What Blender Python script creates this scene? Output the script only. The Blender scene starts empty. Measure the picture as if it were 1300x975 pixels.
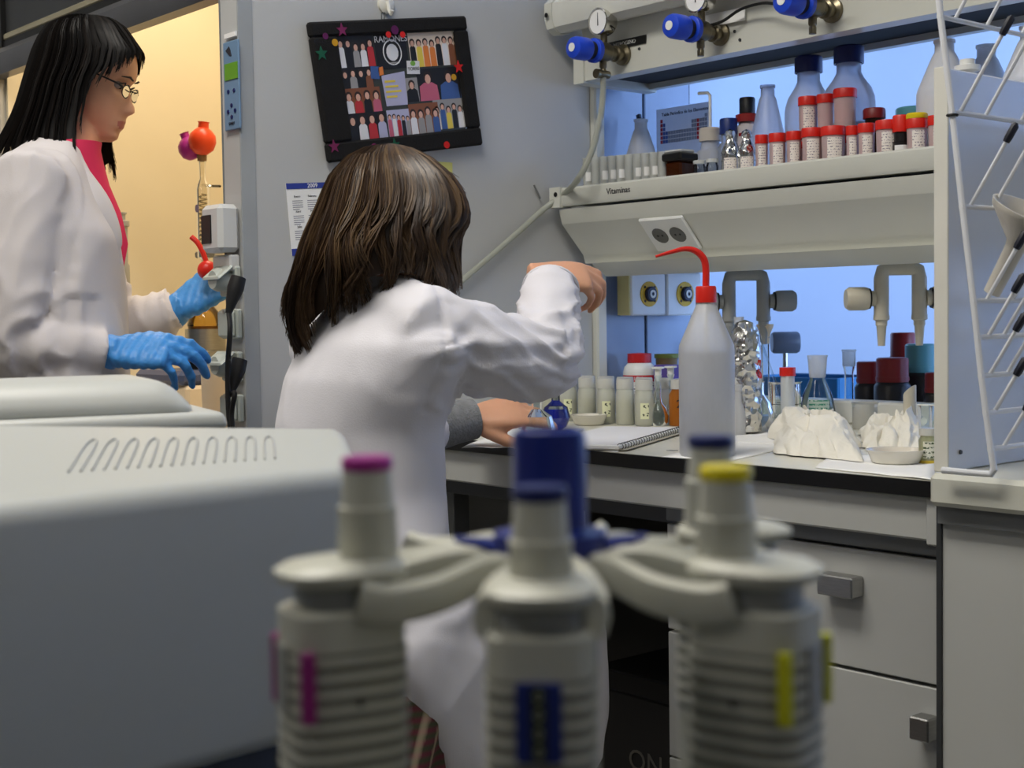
import bpy, bmesh, math, random
from math import sin, cos, pi, radians, sqrt
from mathutils import Vector, Matrix, noise
random.seed(7)
S = bpy.context.scene
COL = S.collection
V = Vector

# ---------------------------------------------------------------- camera
FPX, CX, CY = 1800.0, 650.0, 487.5
YAW = radians(40.8); PITCH = math.atan(87.5/1800); ROLL = 0.015
CAM = V((0, 0, 1.12))
FH = V((-cos(YAW), sin(YAW), 0)); RH = V((sin(YAW), cos(YAW), 0)); ZU = V((0, 0, 1))
_F = FH*cos(PITCH) - ZU*sin(PITCH); _U = FH*sin(PITCH) + ZU*cos(PITCH)
_R = RH*cos(ROLL) - _U*sin(ROLL); _UU = _U*cos(ROLL) + RH*sin(ROLL)
cam_d = bpy.data.cameras.new('camera'); cam = bpy.data.objects.new('camera', cam_d); COL.objects.link(cam)
cam.matrix_world = Matrix(((_R.x, _UU.x, -_F.x, CAM.x), (_R.y, _UU.y, -_F.y, CAM.y), (_R.z, _UU.z, -_F.z, CAM.z), (0, 0, 0, 1)))
cam_d.sensor_width = 36; cam_d.lens = 36*FPX/1300; cam_d.clip_start = 0.02
cam_d.dof.use_dof = True; cam_d.dof.focus_distance = 2.25; cam_d.dof.aperture_fstop = 10.5
S.camera = cam

def ray(u, v): return _F + _R*((u-CX)/FPX) + _UU*((CY-v)/FPX)
def at(u, v, X=None, Y=None, Z=None, D=None):
    """world point seen at photo pixel (u, v) on a given plane of the room (or at a given distance along the view axis)"""
    r = ray(u, v)
    if X is not None: t = (X-CAM.x)/r.x
    elif Y is not None: t = (Y-CAM.y)/r.y
    elif Z is not None: t = (Z-CAM.z)/r.z
    else: t = D
    return CAM + r*t
def depth(p): return (p-CAM).dot(_F)

# ---------------------------------------------------------------- world, lamps, exposure
w = bpy.data.worlds.new('world'); S.world = w; w.use_nodes = True
w.node_tree.nodes['Background'].inputs[0].default_value = (0.42, 0.6, 1.0, 1)
w.node_tree.nodes['Background'].inputs[1].default_value = 0.35
vs = S.view_settings; vs.view_transform = 'Standard'; vs.look = 'None'; vs.exposure = 0.25; vs.gamma = 1.0; vs.use_curve_mapping = False
def area(name, loc, aim, sx, sy, power, color, spread=pi):
    d = bpy.data.lights.new(name, 'AREA'); d.shape = 'RECTANGLE'; d.size = sx; d.size_y = sy; d.energy = power; d.color = color
    o = bpy.data.objects.new(name, d); COL.objects.link(o); o.location = loc
    o.rotation_euler = (V(aim)-V(loc)).to_track_quat('-Z', 'Y').to_euler(); d.spread = spread; return o
area('window_daylight', (1.12, 3.6, 1.75), (-2.2, 4.15, 1.5), 1.0, 1.5, 72, (0.42, 0.62, 1.0), radians(62))
area('blue_fill_far', (-4.0, 3.35, 1.95), (-1.6, 3.2, 1.4), 0.9, 1.2, 12, (0.36, 0.58, 1.0))  # added blue fill at the far end, no window behind it
LAMPS = [(-1.35, 0.55), (-1.35, -1.1), (0.35, 0.55), (-3.6, 0.2)]
for i, (lx, ly) in enumerate(LAMPS):
    area('ceiling_lamp_light', (lx, ly, 2.83), (lx, ly, 0), 1.25, 0.5, [27, 9, 2.5, 9][i], (1.0, 0.95, 0.87))
area('hood_lamp_light', (-2.75, 1.62, 2.22), (-2.75, 1.66, 0.9), 0.7, 0.25, 6.0, (1.0, 0.86, 0.66))

# ---------------------------------------------------------------- material helpers
def lin(c):
    return tuple((x/255/12.92 if x/255 <= 0.04045 else ((x/255+0.055)/1.055)**2.4) for x in c[:3]) + (1,)
MATS = {}
def mat(name, rgb, rough=0.5, metal=0.0, vary=0.06, vscale=8.0, bump=0.0, bscale=60.0, trans=0.0, ior=1.45, spec=0.5, sss=0.0, emit=0.0, coat=0.0, stretch=None, sheen=0.0):
    if name in MATS: return MATS[name]
    m = bpy.data.materials.new(name); m.use_nodes = True; nt = m.node_tree; b = nt.nodes['Principled BSDF']; MATS[name] = m
    c = lin(rgb)
    b.inputs['Roughness'].default_value = rough; b.inputs['Metallic'].default_value = metal
    b.inputs['Specular IOR Level'].default_value = spec; b.inputs['IOR'].default_value = ior
    b.inputs['Transmission Weight'].default_value = trans; b.inputs['Coat Weight'].default_value = coat
    if sheen: b.inputs['Sheen Weight'].default_value = sheen
    if sss:
        b.inputs['Subsurface Weight'].default_value = sss; b.inputs['Subsurface Radius'].default_value = (0.02, 0.01, 0.006); b.inputs['Subsurface Scale'].default_value = 0.3
    tc = nt.nodes.new('ShaderNodeTexCoord'); src = tc.outputs['Object']
    if stretch:
        mp = nt.nodes.new('ShaderNodeMapping'); mp.inputs['Scale'].default_value = stretch; nt.links.new(src, mp.inputs[0]); src = mp.outputs[0]
    if vary:
        n = nt.nodes.new('ShaderNodeTexNoise'); n.inputs['Scale'].default_value = vscale; n.inputs['Detail'].default_value = 4; nt.links.new(src, n.inputs['Vector'])
        r = nt.nodes.new('ShaderNodeValToRGB'); r.color_ramp.elements[0].position = 0.3; r.color_ramp.elements[1].position = 0.7
        r.color_ramp.elements[0].color = tuple(x*(1-vary) for x in c[:3])+(1,); r.color_ramp.elements[1].color = tuple(min(1, x*(1+vary)) for x in c[:3])+(1,)
        nt.links.new(n.outputs['Fac'], r.inputs[0]); nt.links.new(r.outputs[0], b.inputs['Base Color'])
        if emit: nt.links.new(r.outputs[0], b.inputs['Emission Color'])
    else:
        b.inputs['Base Color'].default_value = c
        if emit: b.inputs['Emission Color'].default_value = c
    if emit: b.inputs['Emission Strength'].default_value = emit
    if bump:
        n2 = nt.nodes.new('ShaderNodeTexNoise'); n2.inputs['Scale'].default_value = bscale; n2.inputs['Detail'].default_value = 3; nt.links.new(src, n2.inputs['Vector'])
        bp = nt.nodes.new('ShaderNodeBump'); bp.inputs['Strength'].default_value = bump; bp.inputs['Distance'].default_value = 0.01
        nt.links.new(n2.outputs['Fac'], bp.inputs['Height']); nt.links.new(bp.outputs[0], b.inputs['Normal'])
    return m
def glassmat(name, tint=(235, 242, 244), rough=0.02, refl=1.0):
    """thin-walled glass: clear sheet with a Fresnel reflection"""
    if name in MATS: return MATS[name]
    m = bpy.data.materials.new(name); m.use_nodes = True; nt = m.node_tree; nt.nodes.clear(); MATS[name] = m
    out = nt.nodes.new('ShaderNodeOutputMaterial'); mx = nt.nodes.new('ShaderNodeMixShader'); tr = nt.nodes.new('ShaderNodeBsdfTransparent'); gl = nt.nodes.new('ShaderNodeBsdfGlossy')
    lw = nt.nodes.new('ShaderNodeLayerWeight'); lw.inputs[0].default_value = 0.35*refl
    n = nt.nodes.new('ShaderNodeTexNoise'); n.inputs['Scale'].default_value = 6
    bp = nt.nodes.new('ShaderNodeBump'); bp.inputs['Strength'].default_value = 0.05; nt.links.new(n.outputs['Fac'], bp.inputs['Height']); nt.links.new(bp.outputs[0], gl.inputs['Normal'])
    tr.inputs[0].default_value = lin(tint); gl.inputs['Roughness'].default_value = rough; gl.inputs[0].default_value = (.95, .97, 1, 1)
    nt.links.new(lw.outputs['Fresnel'], mx.inputs[0]); nt.links.new(tr.outputs[0], mx.inputs[1]); nt.links.new(gl.outputs[0], mx.inputs[2]); nt.links.new(mx.outputs[0], out.inputs[0])
    return m
def milky(name, rgb, clear=0.3, transl=0.5, rough=0.3):
    """translucent plastic: diffuse + translucent + some see-through + soft gloss"""
    if name in MATS: return MATS[name]
    m = bpy.data.materials.new(name); m.use_nodes = True; nt = m.node_tree; nt.nodes.clear(); MATS[name] = m
    N = lambda t: nt.nodes.new(t); L = nt.links.new
    out = N('ShaderNodeOutputMaterial'); df = N('ShaderNodeBsdfDiffuse'); tl = N('ShaderNodeBsdfTranslucent'); tp = N('ShaderNodeBsdfTransparent'); gl = N('ShaderNodeBsdfGlossy')
    n = N('ShaderNodeTexNoise'); n.inputs['Scale'].default_value = 14; r = N('ShaderNodeValToRGB'); c = lin(rgb)
    r.color_ramp.elements[0].color = tuple(x*.93 for x in c[:3])+(1,); r.color_ramp.elements[1].color = c
    L(n.outputs['Fac'], r.inputs[0]); L(r.outputs[0], df.inputs[0]); L(r.outputs[0], tl.inputs[0]); tp.inputs[0].default_value = c; gl.inputs['Roughness'].default_value = rough
    a = N('ShaderNodeMixShader'); a.inputs[0].default_value = transl; L(df.outputs[0], a.inputs[1]); L(tl.outputs[0], a.inputs[2])
    b = N('ShaderNodeMixShader'); b.inputs[0].default_value = clear; L(a.outputs[0], b.inputs[1]); L(tp.outputs[0], b.inputs[2])
    lw = N('ShaderNodeLayerWeight'); lw.inputs[0].default_value = 0.25; d = N('ShaderNodeMixShader'); L(lw.outputs['Fresnel'], d.inputs[0]); L(b.outputs[0], d.inputs[1]); L(gl.outputs[0], d.inputs[2]); L(d.outputs[0], out.inputs[0])
    return m
def foilmat():
    m = mat('foil', (215, 215, 212), 0.16, 1.0, vary=.05)
    if 'v' in m: return m
    m['v'] = 1; nt = m.node_tree; b = nt.nodes['Principled BSDF']
    vo = nt.nodes.new('ShaderNodeTexVoronoi'); vo.inputs['Scale'].default_value = 60; bp = nt.nodes.new('ShaderNodeBump'); bp.inputs['Strength'].default_value = .7; bp.inputs['Distance'].default_value = 0.006
    tc = nt.nodes.new('ShaderNodeTexCoord'); nt.links.new(tc.outputs['Object'], vo.inputs['Vector']); nt.links.new(vo.outputs['Distance'], bp.inputs['Height']); nt.links.new(bp.outputs[0], b.inputs['Normal'])
    return m
def scribble(name, paper, ink, sx=260, sz=120, dens=0.52):
    """label paper with rows of handwriting-like marks"""
    if name in MATS: return MATS[name]
    m = bpy.data.materials.new(name); m.use_nodes = True; nt = m.node_tree; b = nt.nodes['Principled BSDF']; MATS[name] = m; b.inputs['Roughness'].default_value = .7
    N = lambda t: nt.nodes.new(t); L = nt.links.new
    tc = N('ShaderNodeTexCoord'); wv = N('ShaderNodeTexWave'); wv.bands_direction = 'Z'; wv.inputs['Scale'].default_value = sz/6.28; L(tc.outputs['Object'], wv.inputs['Vector'])
    ns = N('ShaderNodeTexNoise'); ns.inputs['Scale'].default_value = sx; ns.inputs['Detail'].default_value = 1; L(tc.outputs['Object'], ns.inputs['Vector'])
    g1 = N('ShaderNodeMath'); g1.operation = 'GREATER_THAN'; g1.inputs[1].default_value = .62; L(wv.outputs['Fac'], g1.inputs[0])
    g2 = N('ShaderNodeMath'); g2.operation = 'GREATER_THAN'; g2.inputs[1].default_value = dens; L(ns.outputs['Fac'], g2.inputs[0])
    mu = N('ShaderNodeMath'); mu.operation = 'MULTIPLY'; L(g1.outputs[0], mu.inputs[0]); L(g2.outputs[0], mu.inputs[1])
    mx = N('ShaderNodeMix'); mx.data_type = 'RGBA'; mx.inputs['A'].default_value = lin(paper); mx.inputs['B'].default_value = lin(ink); L(mu.outputs[0], mx.inputs['Factor']); L(mx.outputs['Result'], b.inputs['Base Color'])
    return m

# ---------------------------------------------------------------- mesh helpers
class MB:
    def __init__(s, M=None): s.v = []; s.f = []; s.mi = []; s.M = M or Matrix.Identity(4); s.cur = 0
    def add(s, vs_, fs):
        o = len(s.v); s.v += [tuple(s.M @ V(p)) for p in vs_]; s.f += [tuple(o+i for i in f) for f in fs]; s.mi += [s.cur]*len(fs); return s
    def box(s, x0, x1, y0, y1, z0, z1, b=0.0):
        if b <= 0:
            return s.add([(x, y, z) for x in (x0, x1) for y in (y0, y1) for z in (z0, z1)], [(0, 1, 3, 2), (4, 6, 7, 5), (0, 4, 5, 1), (2, 3, 7, 6), (0, 2, 6, 4), (1, 5, 7, 3)])
        b = min(b, (x1-x0)*.49, (y1-y0)*.49, (z1-z0)*.49)
        X = (x0, x1); Y = (y0, y1); Z = (z0, z1); vs_ = []; ix = {}
        for i in (0, 1):
            for j in (0, 1):
                for k in (0, 1):
                    sx, sy, sz = (1, -1)[i], (1, -1)[j], (1, -1)[k]
                    for a in range(3):
                        ix[i, j, k, a] = len(vs_); p = [X[i]+sx*b, Y[j]+sy*b, Z[k]+sz*b]; p[a] = (X[i], Y[j], Z[k])[a]; vs_.append(tuple(p))
        fs = []
        for i in (0, 1): fs.append((ix[i, 0, 0, 0], ix[i, 1, 0, 0], ix[i, 1, 1, 0], ix[i, 0, 1, 0])); fs.append((ix[0, i, 0, 1], ix[0, i, 1, 1], ix[1, i, 1, 1], ix[1, i, 0, 1])); fs.append((ix[0, 0, i, 2], ix[1, 0, i, 2], ix[1, 1, i, 2], ix[0, 1, i, 2]))
        for i in (0, 1):
            for j in (0, 1):
                fs.append((ix[i, j, 0, 0], ix[i, j, 1, 0], ix[i, j, 1, 1], ix[i, j, 0, 1])); fs.append((ix[i, 0, j, 0], ix[i, 1, j, 0], ix[i, 1, j, 2], ix[i, 0, j, 2])); fs.append((ix[0, i, j, 1], ix[1, i, j, 1], ix[1, i, j, 2], ix[0, i, j, 2]))
                for k in (0, 1): fs.append((ix[i, j, k, 0], ix[i, j, k, 1], ix[i, j, k, 2]))
        return s.add(vs_, fs)
    def lathe(s, prof, n=24, c=(0, 0, 0), close=False):
        """prof: [(r, z)] bottom to top about the local z axis"""
        vs_ = []; fs = []; rows = []
        for r, z in prof:
            if r < 1e-6: rows.append([len(vs_)]); vs_.append((c[0], c[1], c[2]+z))
            else: rows.append(list(range(len(vs_), len(vs_)+n))); vs_ += [(c[0]+r*cos(2*pi*i/n), c[1]+r*sin(2*pi*i/n), c[2]+z) for i in range(n)]
        for a, b in zip(rows, rows[1:]):
            for i in range(n):
                j = (i+1) % n
                if len(a) == 1 and len(b) == 1: continue
                if len(a) == 1: fs.append((a[0], b[j], b[i]))
                elif len(b) == 1: fs.append((a[i], a[j], b[0]))
                else: fs.append((a[i], a[j], b[j], b[i]))
        return s.add(vs_, fs)
    def cyl(s, r, z0, z1, n=24, c=(0, 0, 0), b=0.0):
        if b: return s.lathe([(0, z0), (r-b, z0), (r, z0+b), (r, z1-b), (r-b, z1), (0, z1)], n, c)
        return s.lathe([(0, z0), (r, z0), (r, z1), (0, z1)], n, c)
    def tube(s, pts, r, n=10, caps=True, flat=None):
        """pts: path; r: radius or list; flat: (side, up) scale of the section"""
        pts = [V(p) for p in pts]; N = len(pts); rs = r if isinstance(r, (list, tuple)) else [r]*N
        t0 = (pts[1]-pts[0]).normalized(); up = V((0, 0, 1)) if abs(t0.z) < .9 else V((1, 0, 0)); a = t0.cross(up).normalized(); vs_ = []; fs = []
        for i, p in enumerate(pts):
            t = ((pts[min(i+1, N-1)]-pts[i]).normalized() + (pts[i]-pts[max(i-1, 0)]).normalized()).normalized()
            a = (a - t*a.dot(t)).normalized(); b = t.cross(a); fa, fb = flat or (1, 1)
            vs_ += [tuple(p + a*(rs[i]*fa*cos(2*pi*k/n)) + b*(rs[i]*fb*sin(2*pi*k/n))) for k in range(n)]
        for i in range(N-1):
            for k in range(n): fs.append((i*n+k, i*n+(k+1) % n, (i+1)*n+(k+1) % n, (i+1)*n+k))
        if caps: fs.append(tuple(range(n))[::-1]); fs.append(tuple((N-1)*n+k for k in range(n)))
        return s.add(vs_, fs)
    def prism(s, poly, ax, a0, a1):
        """poly: 2-D outline; ax: extrude axis 'x','y','z' (outline in the other two axes, in order)"""
        def P(p, a): return {'x': (a, p[0], p[1]), 'y': (p[0], a, p[1]), 'z': (p[0], p[1], a)}[ax]
        n = len(poly); vs_ = [P(p, a0) for p in poly]+[P(p, a1) for p in poly]
        return s.add(vs_, [tuple(range(n))[::-1], tuple(range(n, 2*n))]+[(i, (i+1) % n, n+(i+1) % n, n+i) for i in range(n)])
    def grid(s, fn, nu, nv, wrap=False):
        """surface fn(i/nu, j/nv)"""
        vs_ = [tuple(fn(i/nu, j/nv)) for j in range(nv+1) for i in range(nu+1)]; w_ = nu+1
        return s.add(vs_, [(j*w_+i, j*w_+i+1, (j+1)*w_+i+1, (j+1)*w_+i) for j in range(nv) for i in range(nu)])
    def ell(s, c, r, n=16, m=10):
        return s.lathe([(r[0]*sin(pi*i/m), -r[0]*cos(pi*i/m)) for i in range(m+1)], n) if False else s.add(*_ell(c, r, n, m))
    def rings(s, rs, n=20, cap=True, e=2.0):
        """rs: [(centre, side-vector, front-vector)] closed elliptic rings lofted"""
        vs_ = []; fs = []
        for c, a, b in rs:
            for k in range(n):
                t = 2*pi*k/n; ct, st = cos(t), sin(t)
                vs_.append(tuple(V(c)+V(a)*(abs(ct)**(2/e)*(1 if ct >= 0 else -1))+V(b)*(abs(st)**(2/e)*(1 if st >= 0 else -1))))
        for i in range(len(rs)-1):
            for k in range(n): fs.append((i*n+k, i*n+(k+1) % n, (i+1)*n+(k+1) % n, (i+1)*n+k))
        if cap: fs.append(tuple(range(n))[::-1]); fs.append(tuple((len(rs)-1)*n+k for k in range(n)))
        return s.add(vs_, fs)
    def chain(s, pts, rs, n=12):
        """tapered limb with round ends"""
        pts = [V(p) for p in pts]; d0 = (pts[0]-pts[1]).normalized(); d1 = (pts[-1]-pts[-2]).normalized()
        P = [pts[0]+d0*rs[0]*k for k in (.98, .7)]+pts+[pts[-1]+d1*rs[-1]*k for k in (.7, .98)]
        R = [rs[0]*.25, rs[0]*.72]+list(rs)+[rs[-1]*.72, rs[-1]*.25]
        return s.tube(P, R, n)
    def build(s, name, mats, parent=None, smooth=35, label=None, cat=None, group=None, kind=None, hide=False):
        me = bpy.data.meshes.new(name); me.from_pydata(s.v, [], s.f)
        bm = bmesh.new(); bm.from_mesh(me); bmesh.ops.recalc_face_normals(bm, faces=bm.faces); bm.to_mesh(me); bm.free()
        for m in (mats if isinstance(mats, (list, tuple)) else [mats]): me.materials.append(m)
        me.polygons.foreach_set('material_index', s.mi)
        if smooth:
            me.polygons.foreach_set('use_smooth', [True]*len(me.polygons)); me.set_sharp_from_angle(angle=radians(smooth))
        o = bpy.data.objects.new(name, me); COL.objects.link(o)
        if parent: o.parent = parent
        return tag(o, label, cat, group, kind)
def _ell(c, r, n, m):
    vs_ = [(c[0], c[1], c[2]-r[2])]
    for j in range(1, m):
        t = pi*j/m
        vs_ += [(c[0]+r[0]*sin(t)*cos(2*pi*k/n), c[1]+r[1]*sin(t)*sin(2*pi*k/n), c[2]-r[2]*cos(t)) for k in range(n)]
    vs_.append((c[0], c[1], c[2]+r[2])); fs = []; L = len(vs_)-1
    for k in range(n):
        fs.append((0, 1+(k+1) % n, 1+k)); fs.append((L, L-n+k, L-n+(k+1) % n))
        for j in range(m-2): a = 1+j*n; fs.append((a+k, a+(k+1) % n, a+n+(k+1) % n, a+n+k))
    return vs_, fs
def tag(o, label=None, cat=None, group=None, kind=None):
    if label: o['label'] = label
    if cat: o['category'] = cat
    if group: o['group'] = group
    if kind: o['kind'] = kind
    return o
def thing(name, label, cat, loc=(0, 0, 0), rz=0.0, group=None):
    o = bpy.data.objects.new(name, None); COL.objects.link(o); o.location = loc; o.rotation_euler = (0, 0, rz); o.empty_display_size = .05
    return tag(o, label, cat, group)
def struct(name, mb, m, parent=None): return mb.build(name, m, parent, kind=None if parent else 'structure')
def text(name, s, size, m, parent, loc, right, up, align='CENTER', ext=0.0004):
    """flat lettering lying on a surface: right and up give its plane (in the parent's space)"""
    c = bpy.data.curves.new(name, 'FONT'); c.resolution_u = 3; c.body = s; c.size = size; c.align_x = align; c.align_y = 'CENTER'; c.extrude = ext; c.materials.append(m)
    tmp = bpy.data.objects.new(name, c); COL.objects.link(tmp)
    me = bpy.data.meshes.new_from_object(tmp.evaluated_get(bpy.context.evaluated_depsgraph_get())); bpy.data.objects.remove(tmp)
    o = bpy.data.objects.new(name, me); COL.objects.link(o); r = V(right).normalized(); u = V(up).normalized(); n = r.cross(u); u = n.cross(r)
    if parent: o.parent = parent
    o.matrix_local = Matrix(((r.x, u.x, n.x, loc[0]), (r.y, u.y, n.y, loc[1]), (r.z, u.z, n.z, loc[2]), (0, 0, 0, 1)))
    return o
def frame(o, x, z):
    """matrix with local x axis ~ x, local z axis ~ z, origin o"""
    z = V(z).normalized(); x = V(x); x = (x - z*x.dot(z)).normalized(); y = z.cross(x)
    return Matrix(((x.x, y.x, z.x, o[0]), (x.y, y.y, z.y, o[1]), (x.z, y.z, z.z, o[2]), (0, 0, 0, 1)))
def copy_tree(o, parent=None):
    c = o.copy(); COL.objects.link(c); c.parent = parent
    for ch in list(o.children): copy_tree(ch, c)
    return c
def bez(P, n=24):
    """smooth path through points (Catmull-Rom)"""
    P = [V(p) for p in P]; P = [P[0]*2-P[1]]+P+[P[-1]*2-P[-2]]; out = []; k = len(P)-3
    for i in range(k):
        a, b, c, d = P[i:i+4]; m = max(2, n//k)
        for j in range(m):
            t = j/m; out.append(.5*((2*b)+(c-a)*t+(2*a-5*b+4*c-d)*t*t+(3*b-a-3*c+d)*t*t*t))
    return out+[P[-2]]

# ---------------------------------------------------------------- common materials
W_PAINT = mat('wall_paint', (188, 189, 188), .55, vary=.03, vscale=2, bump=.04, bscale=300)
W_DIM = mat('low_bounce_grey', (140, 140, 138), .7, vary=.03, vscale=2)  # unseen walls given a darker grey to cut bounced light
CEIL = mat('ceiling_paint', (232, 232, 228), .8, vary=.02)
FLOOR = mat('floor_vinyl', (150, 148, 140), .35, vary=.12, vscale=14, bump=.03)
FAR_TINT = mat('far_wall_daylight_tint', (200, 212, 238), .6, vary=.03, vscale=2)  # part of the blue daylight is put into this wall colour
LAM = mat('grey_laminate', (186, 187, 183), .4, vary=.03, vscale=5)
LAM_D = mat('grey_laminate_drawer', (178, 179, 176), .38, vary=.03, vscale=5)
BEIGE = mat('shelf_enamel', (206, 207, 198), .35, vary=.03, vscale=5)
BENCHTOP = mat('bench_surface', (222, 220, 205), .3, vary=.05, vscale=9)
BLACKEDGE = mat('black_edge', (14, 14, 14), .35, vary=.1)
STEEL = mat('brushed_steel', (170, 170, 168), .32, 1.0, vary=.08, vscale=40, stretch=(1, 1, 12))
CHROME = mat('chrome', (205, 203, 196), .12, 1.0, vary=.03)
BRASS = mat('nickel_brass', (120, 112, 92), .3, .9, vary=.12, vscale=30)
DARK = mat('dark_plastic', (22, 22, 24), .45, vary=.15)
DGREY = mat('dark_grey_metal', (70, 72, 74), .4, .4, vary=.1)
MGREY = mat('mid_grey_metal', (120, 122, 122), .4, .3, vary=.08)
WHITE = mat('white_plastic', (236, 237, 234), .35, vary=.03)
PILLAR = mat('pillar_enamel', (112, 116, 117), .4, vary=.04)
CREAM = mat('hood_lining', (236, 222, 190), .5, vary=.04, vscale=3)
PAPER = mat('paper', (240, 240, 238), .8, vary=.02)
INK = mat('ink', (35, 35, 45), .7, vary=.1)
RED = mat('red_plastic', (212, 36, 24), .35, vary=.08)
BLUE = mat('blue_plastic', (28, 70, 205), .35, vary=.08)
NAVY = mat('navy_plastic', (22, 34, 92), .35, vary=.1)
GLASS = glassmat('clear_glass')
HDPE = milky('hdpe', (244, 246, 250), .10, .55)
LDPE = milky('ldpe', (246, 248, 250), .25, .45)
FOIL = foilmat()
BLACKRUB = mat('black_rubber', (16, 16, 17), .55, vary=.1)
PVC = mat('pvc_beige', (196, 190, 172), .4, vary=.05)
# ================================================================ room shell
XW = -2.2          # end wall that the bench runs up to
YB = 1.585         # front edge of the far bench
ZB = 0.90
struct('floor', MB().box(-5.2, 1.3, -2.6, 4.3, -.05, 0), FLOOR)
struct('ceiling', MB().box(-5.2, 1.3, -2.6, 4.3, 2.9, 2.95), CEIL)
struct('wall_back', MB().box(-5.2, 1.3, 4.2, 4.3, 0, 2.9), FAR_TINT)
struct('wall_front', MB().box(-5.2, 1.3, -2.6, -2.5, 0, 2.9), W_DIM)
struct('wall_far_left', MB().box(-5.2, -5.1, -2.5, 4.2, 0, 2.9), W_PAINT)
mb = MB(); mb.box(1.2, 1.3, -2.5, 2.4, 0, 2.9); mb.box(1.2, 1.3, 2.4, 4.2, 0, 0.95); mb.box(1.2, 1.3, 2.4, 4.2, 2.55, 2.9); mb.box(1.2, 1.3, 4.15, 4.2, .95, 2.55)
struct('wall_right', mb, W_DIM)
wn = MB()
for a, b in ((2.4, 2.45), (3.25, 3.3), (4.1, 4.15)): wn.box(1.21, 1.27, a, b, .95, 2.55, .006)
wn.box(1.21, 1.27, 2.45, 3.25, .95, 1.0, .006); wn.box(1.21, 1.27, 3.3, 4.1, .95, 1.0, .006); wn.box(1.21, 1.27, 2.45, 3.25, 2.5, 2.55, .006); wn.box(1.21, 1.27, 3.3, 4.1, 2.5, 2.55, .006)
win = struct('window_1', wn, WHITE)
for a, b in ((2.45, 3.25), (3.3, 4.1)): MB().box(1.235, 1.241, a, b, 1.0, 2.5).build('pane', GLASS, win)
# end wall: painted partition, its left edge stands forward of the bench
YE = at(308, 330, X=XW).y
wl = struct('wall_left', MB().box(XW-.06, XW, YE+.002, 2.13, 0, 2.9), W_PAINT)
MB().box(XW-.001, XW+.002, YE, YE+.03, 0, 2.88, .0008).build('corner_strip', mat('corner_trim', (158, 162, 164), .4), wl)
# steel upright and dull grey glass screen that carry on behind the bench shelf
sc_ = thing('glazed_screen', 'glazed screen coloured as by blue light with black gaps beyond the end wall post', 'screen', (XW-.03, 2.13, 0))
MB().box(-.03, .045, .002, .032, ZB+.001, 2.9, .004).build('upright', BEIGE, sc_)
SCR = mat('screen_blue_light', (150, 165, 190), .25, vary=.05)  # blue of the back-aisle light is put into the pane colour
for k in range(2):
    MB().box(-.012, .012, .034+k*.155, .034+k*.155+.148, ZB+.001, 2.9, .002).build('pane', SCR, sc_)
    MB().box(-.006, .006, .182+k*.155, .189+k*.155, ZB+.001, 2.9).build('gap_strip', BLACKEDGE, sc_)
# ceiling lamps
for i, (lx, ly) in enumerate(LAMPS):
    t = thing('ceiling_lamp', ['flat fluorescent ceiling lamp above the aisle by the seated person', 'flat fluorescent ceiling lamp above the near bench back edge', 'flat fluorescent ceiling lamp above the sink end of the aisle', 'flat fluorescent ceiling lamp above the aisle beyond the fume hood'][i], 'lamp', (lx, ly, 2.9), 0, 'ceiling lamps')
    f = MB(); f.box(-.66, .66, -.29, -.26, -.08, 0); f.box(-.66, .66, .26, .29, -.08, 0); f.box(-.66, -.63, -.26, .26, -.08, 0); f.box(.63, .66, -.26, .26, -.08, 0); f.build('housing', WHITE, t)
    MB().box(-.63, .63, -.26, .26, -.03, -.022).build('diffuser', mat('lamp_diffuser', (255, 250, 238), .5, vary=0, emit=1.2), t)

# ================================================================ fume hood
hood = thing('fume_hood', 'grey fume hood with raised metal sash and warm lit cream interior', 'fume hood', (0, 0, 0))
XL = -3.30; XP = at(284, 300, Y=YE).x
PF = MB(); PF.box(XP, XW-.061, YE, YE+.9, .0, 2.9, .006); PF.build('side_pillar', PILLAR, hood)
MB().box(XL-.55, XL, YE, YE+.9, 0, 2.9, .006).build('side_pillar', mat('hood_side', (182, 178, 168), .45), hood)
MB().box(XL-.55, XP, YE+.78, YE+.9, .9, 2.9).build('back_lining', CREAM, hood)
MB().box(XL+.001, XL+.012, YE+.02, YE+.78, .9, 2.5).build('side_lining', CREAM, hood)
MB().box(XP-.012, XP-.001, YE+.02, YE+.78, .9, 2.5).build('side_lining', CREAM, hood)
MB().box(XL+.012, XP-.012, YE+.02, YE+.78, 2.3, 2.34).build('roof_lining', CREAM, hood)
MB().box(XL, XP, YE-.02, YE+.78, .86, .9, .006).build('worktop', mat('hood_worktop', (205, 200, 188), .4), hood)
MB().box(XL+.01, XP-.01, YE+.03, YE+.76, .06, .86).build('base_cabinet', LAM, hood)
MB().box(XL+.02, XP-.02, YE+.035, YE+.05, 2.05, 2.9).build('front_panel', LAM, hood)
zs = at(160, 42, Y=YE).z
sash = [(0.0, 0), (.028, .004), (.042, .025), (.04, .05), (.02, .068), (0, .07), (-.015, .05), (-.015, .01)]
MB().prism([(YE+.012-a*.8, zs+b*.95) for a, b in sash], 'x', XL-.06, XP+.0).build('sash_rail', mat('sash_metal', (128, 128, 132), .3, .8, vary=.06), hood)
MB().box(XL+.03, XP, YE+.004, YE+.016, zs+.068, zs+.083).build('gasket', BLACKEDGE, hood)
MB().box(XL+.02, XL+.035, YE+.0, YE+.03, zs+.07, 2.5).build('gasket', BLACKEDGE, hood)
MB().box(XL+.035, XP, YE+.004, YE+.03, zs+.083, zs+.10, .004).build('sash_frame', mat('sash_gold', (200, 190, 160), .3, .6), hood)
MB().box(XL+.035, XP, YE+.012, YE+.022, zs+.10, zs+.20).build('sash_frame', DGREY, hood)
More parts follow.
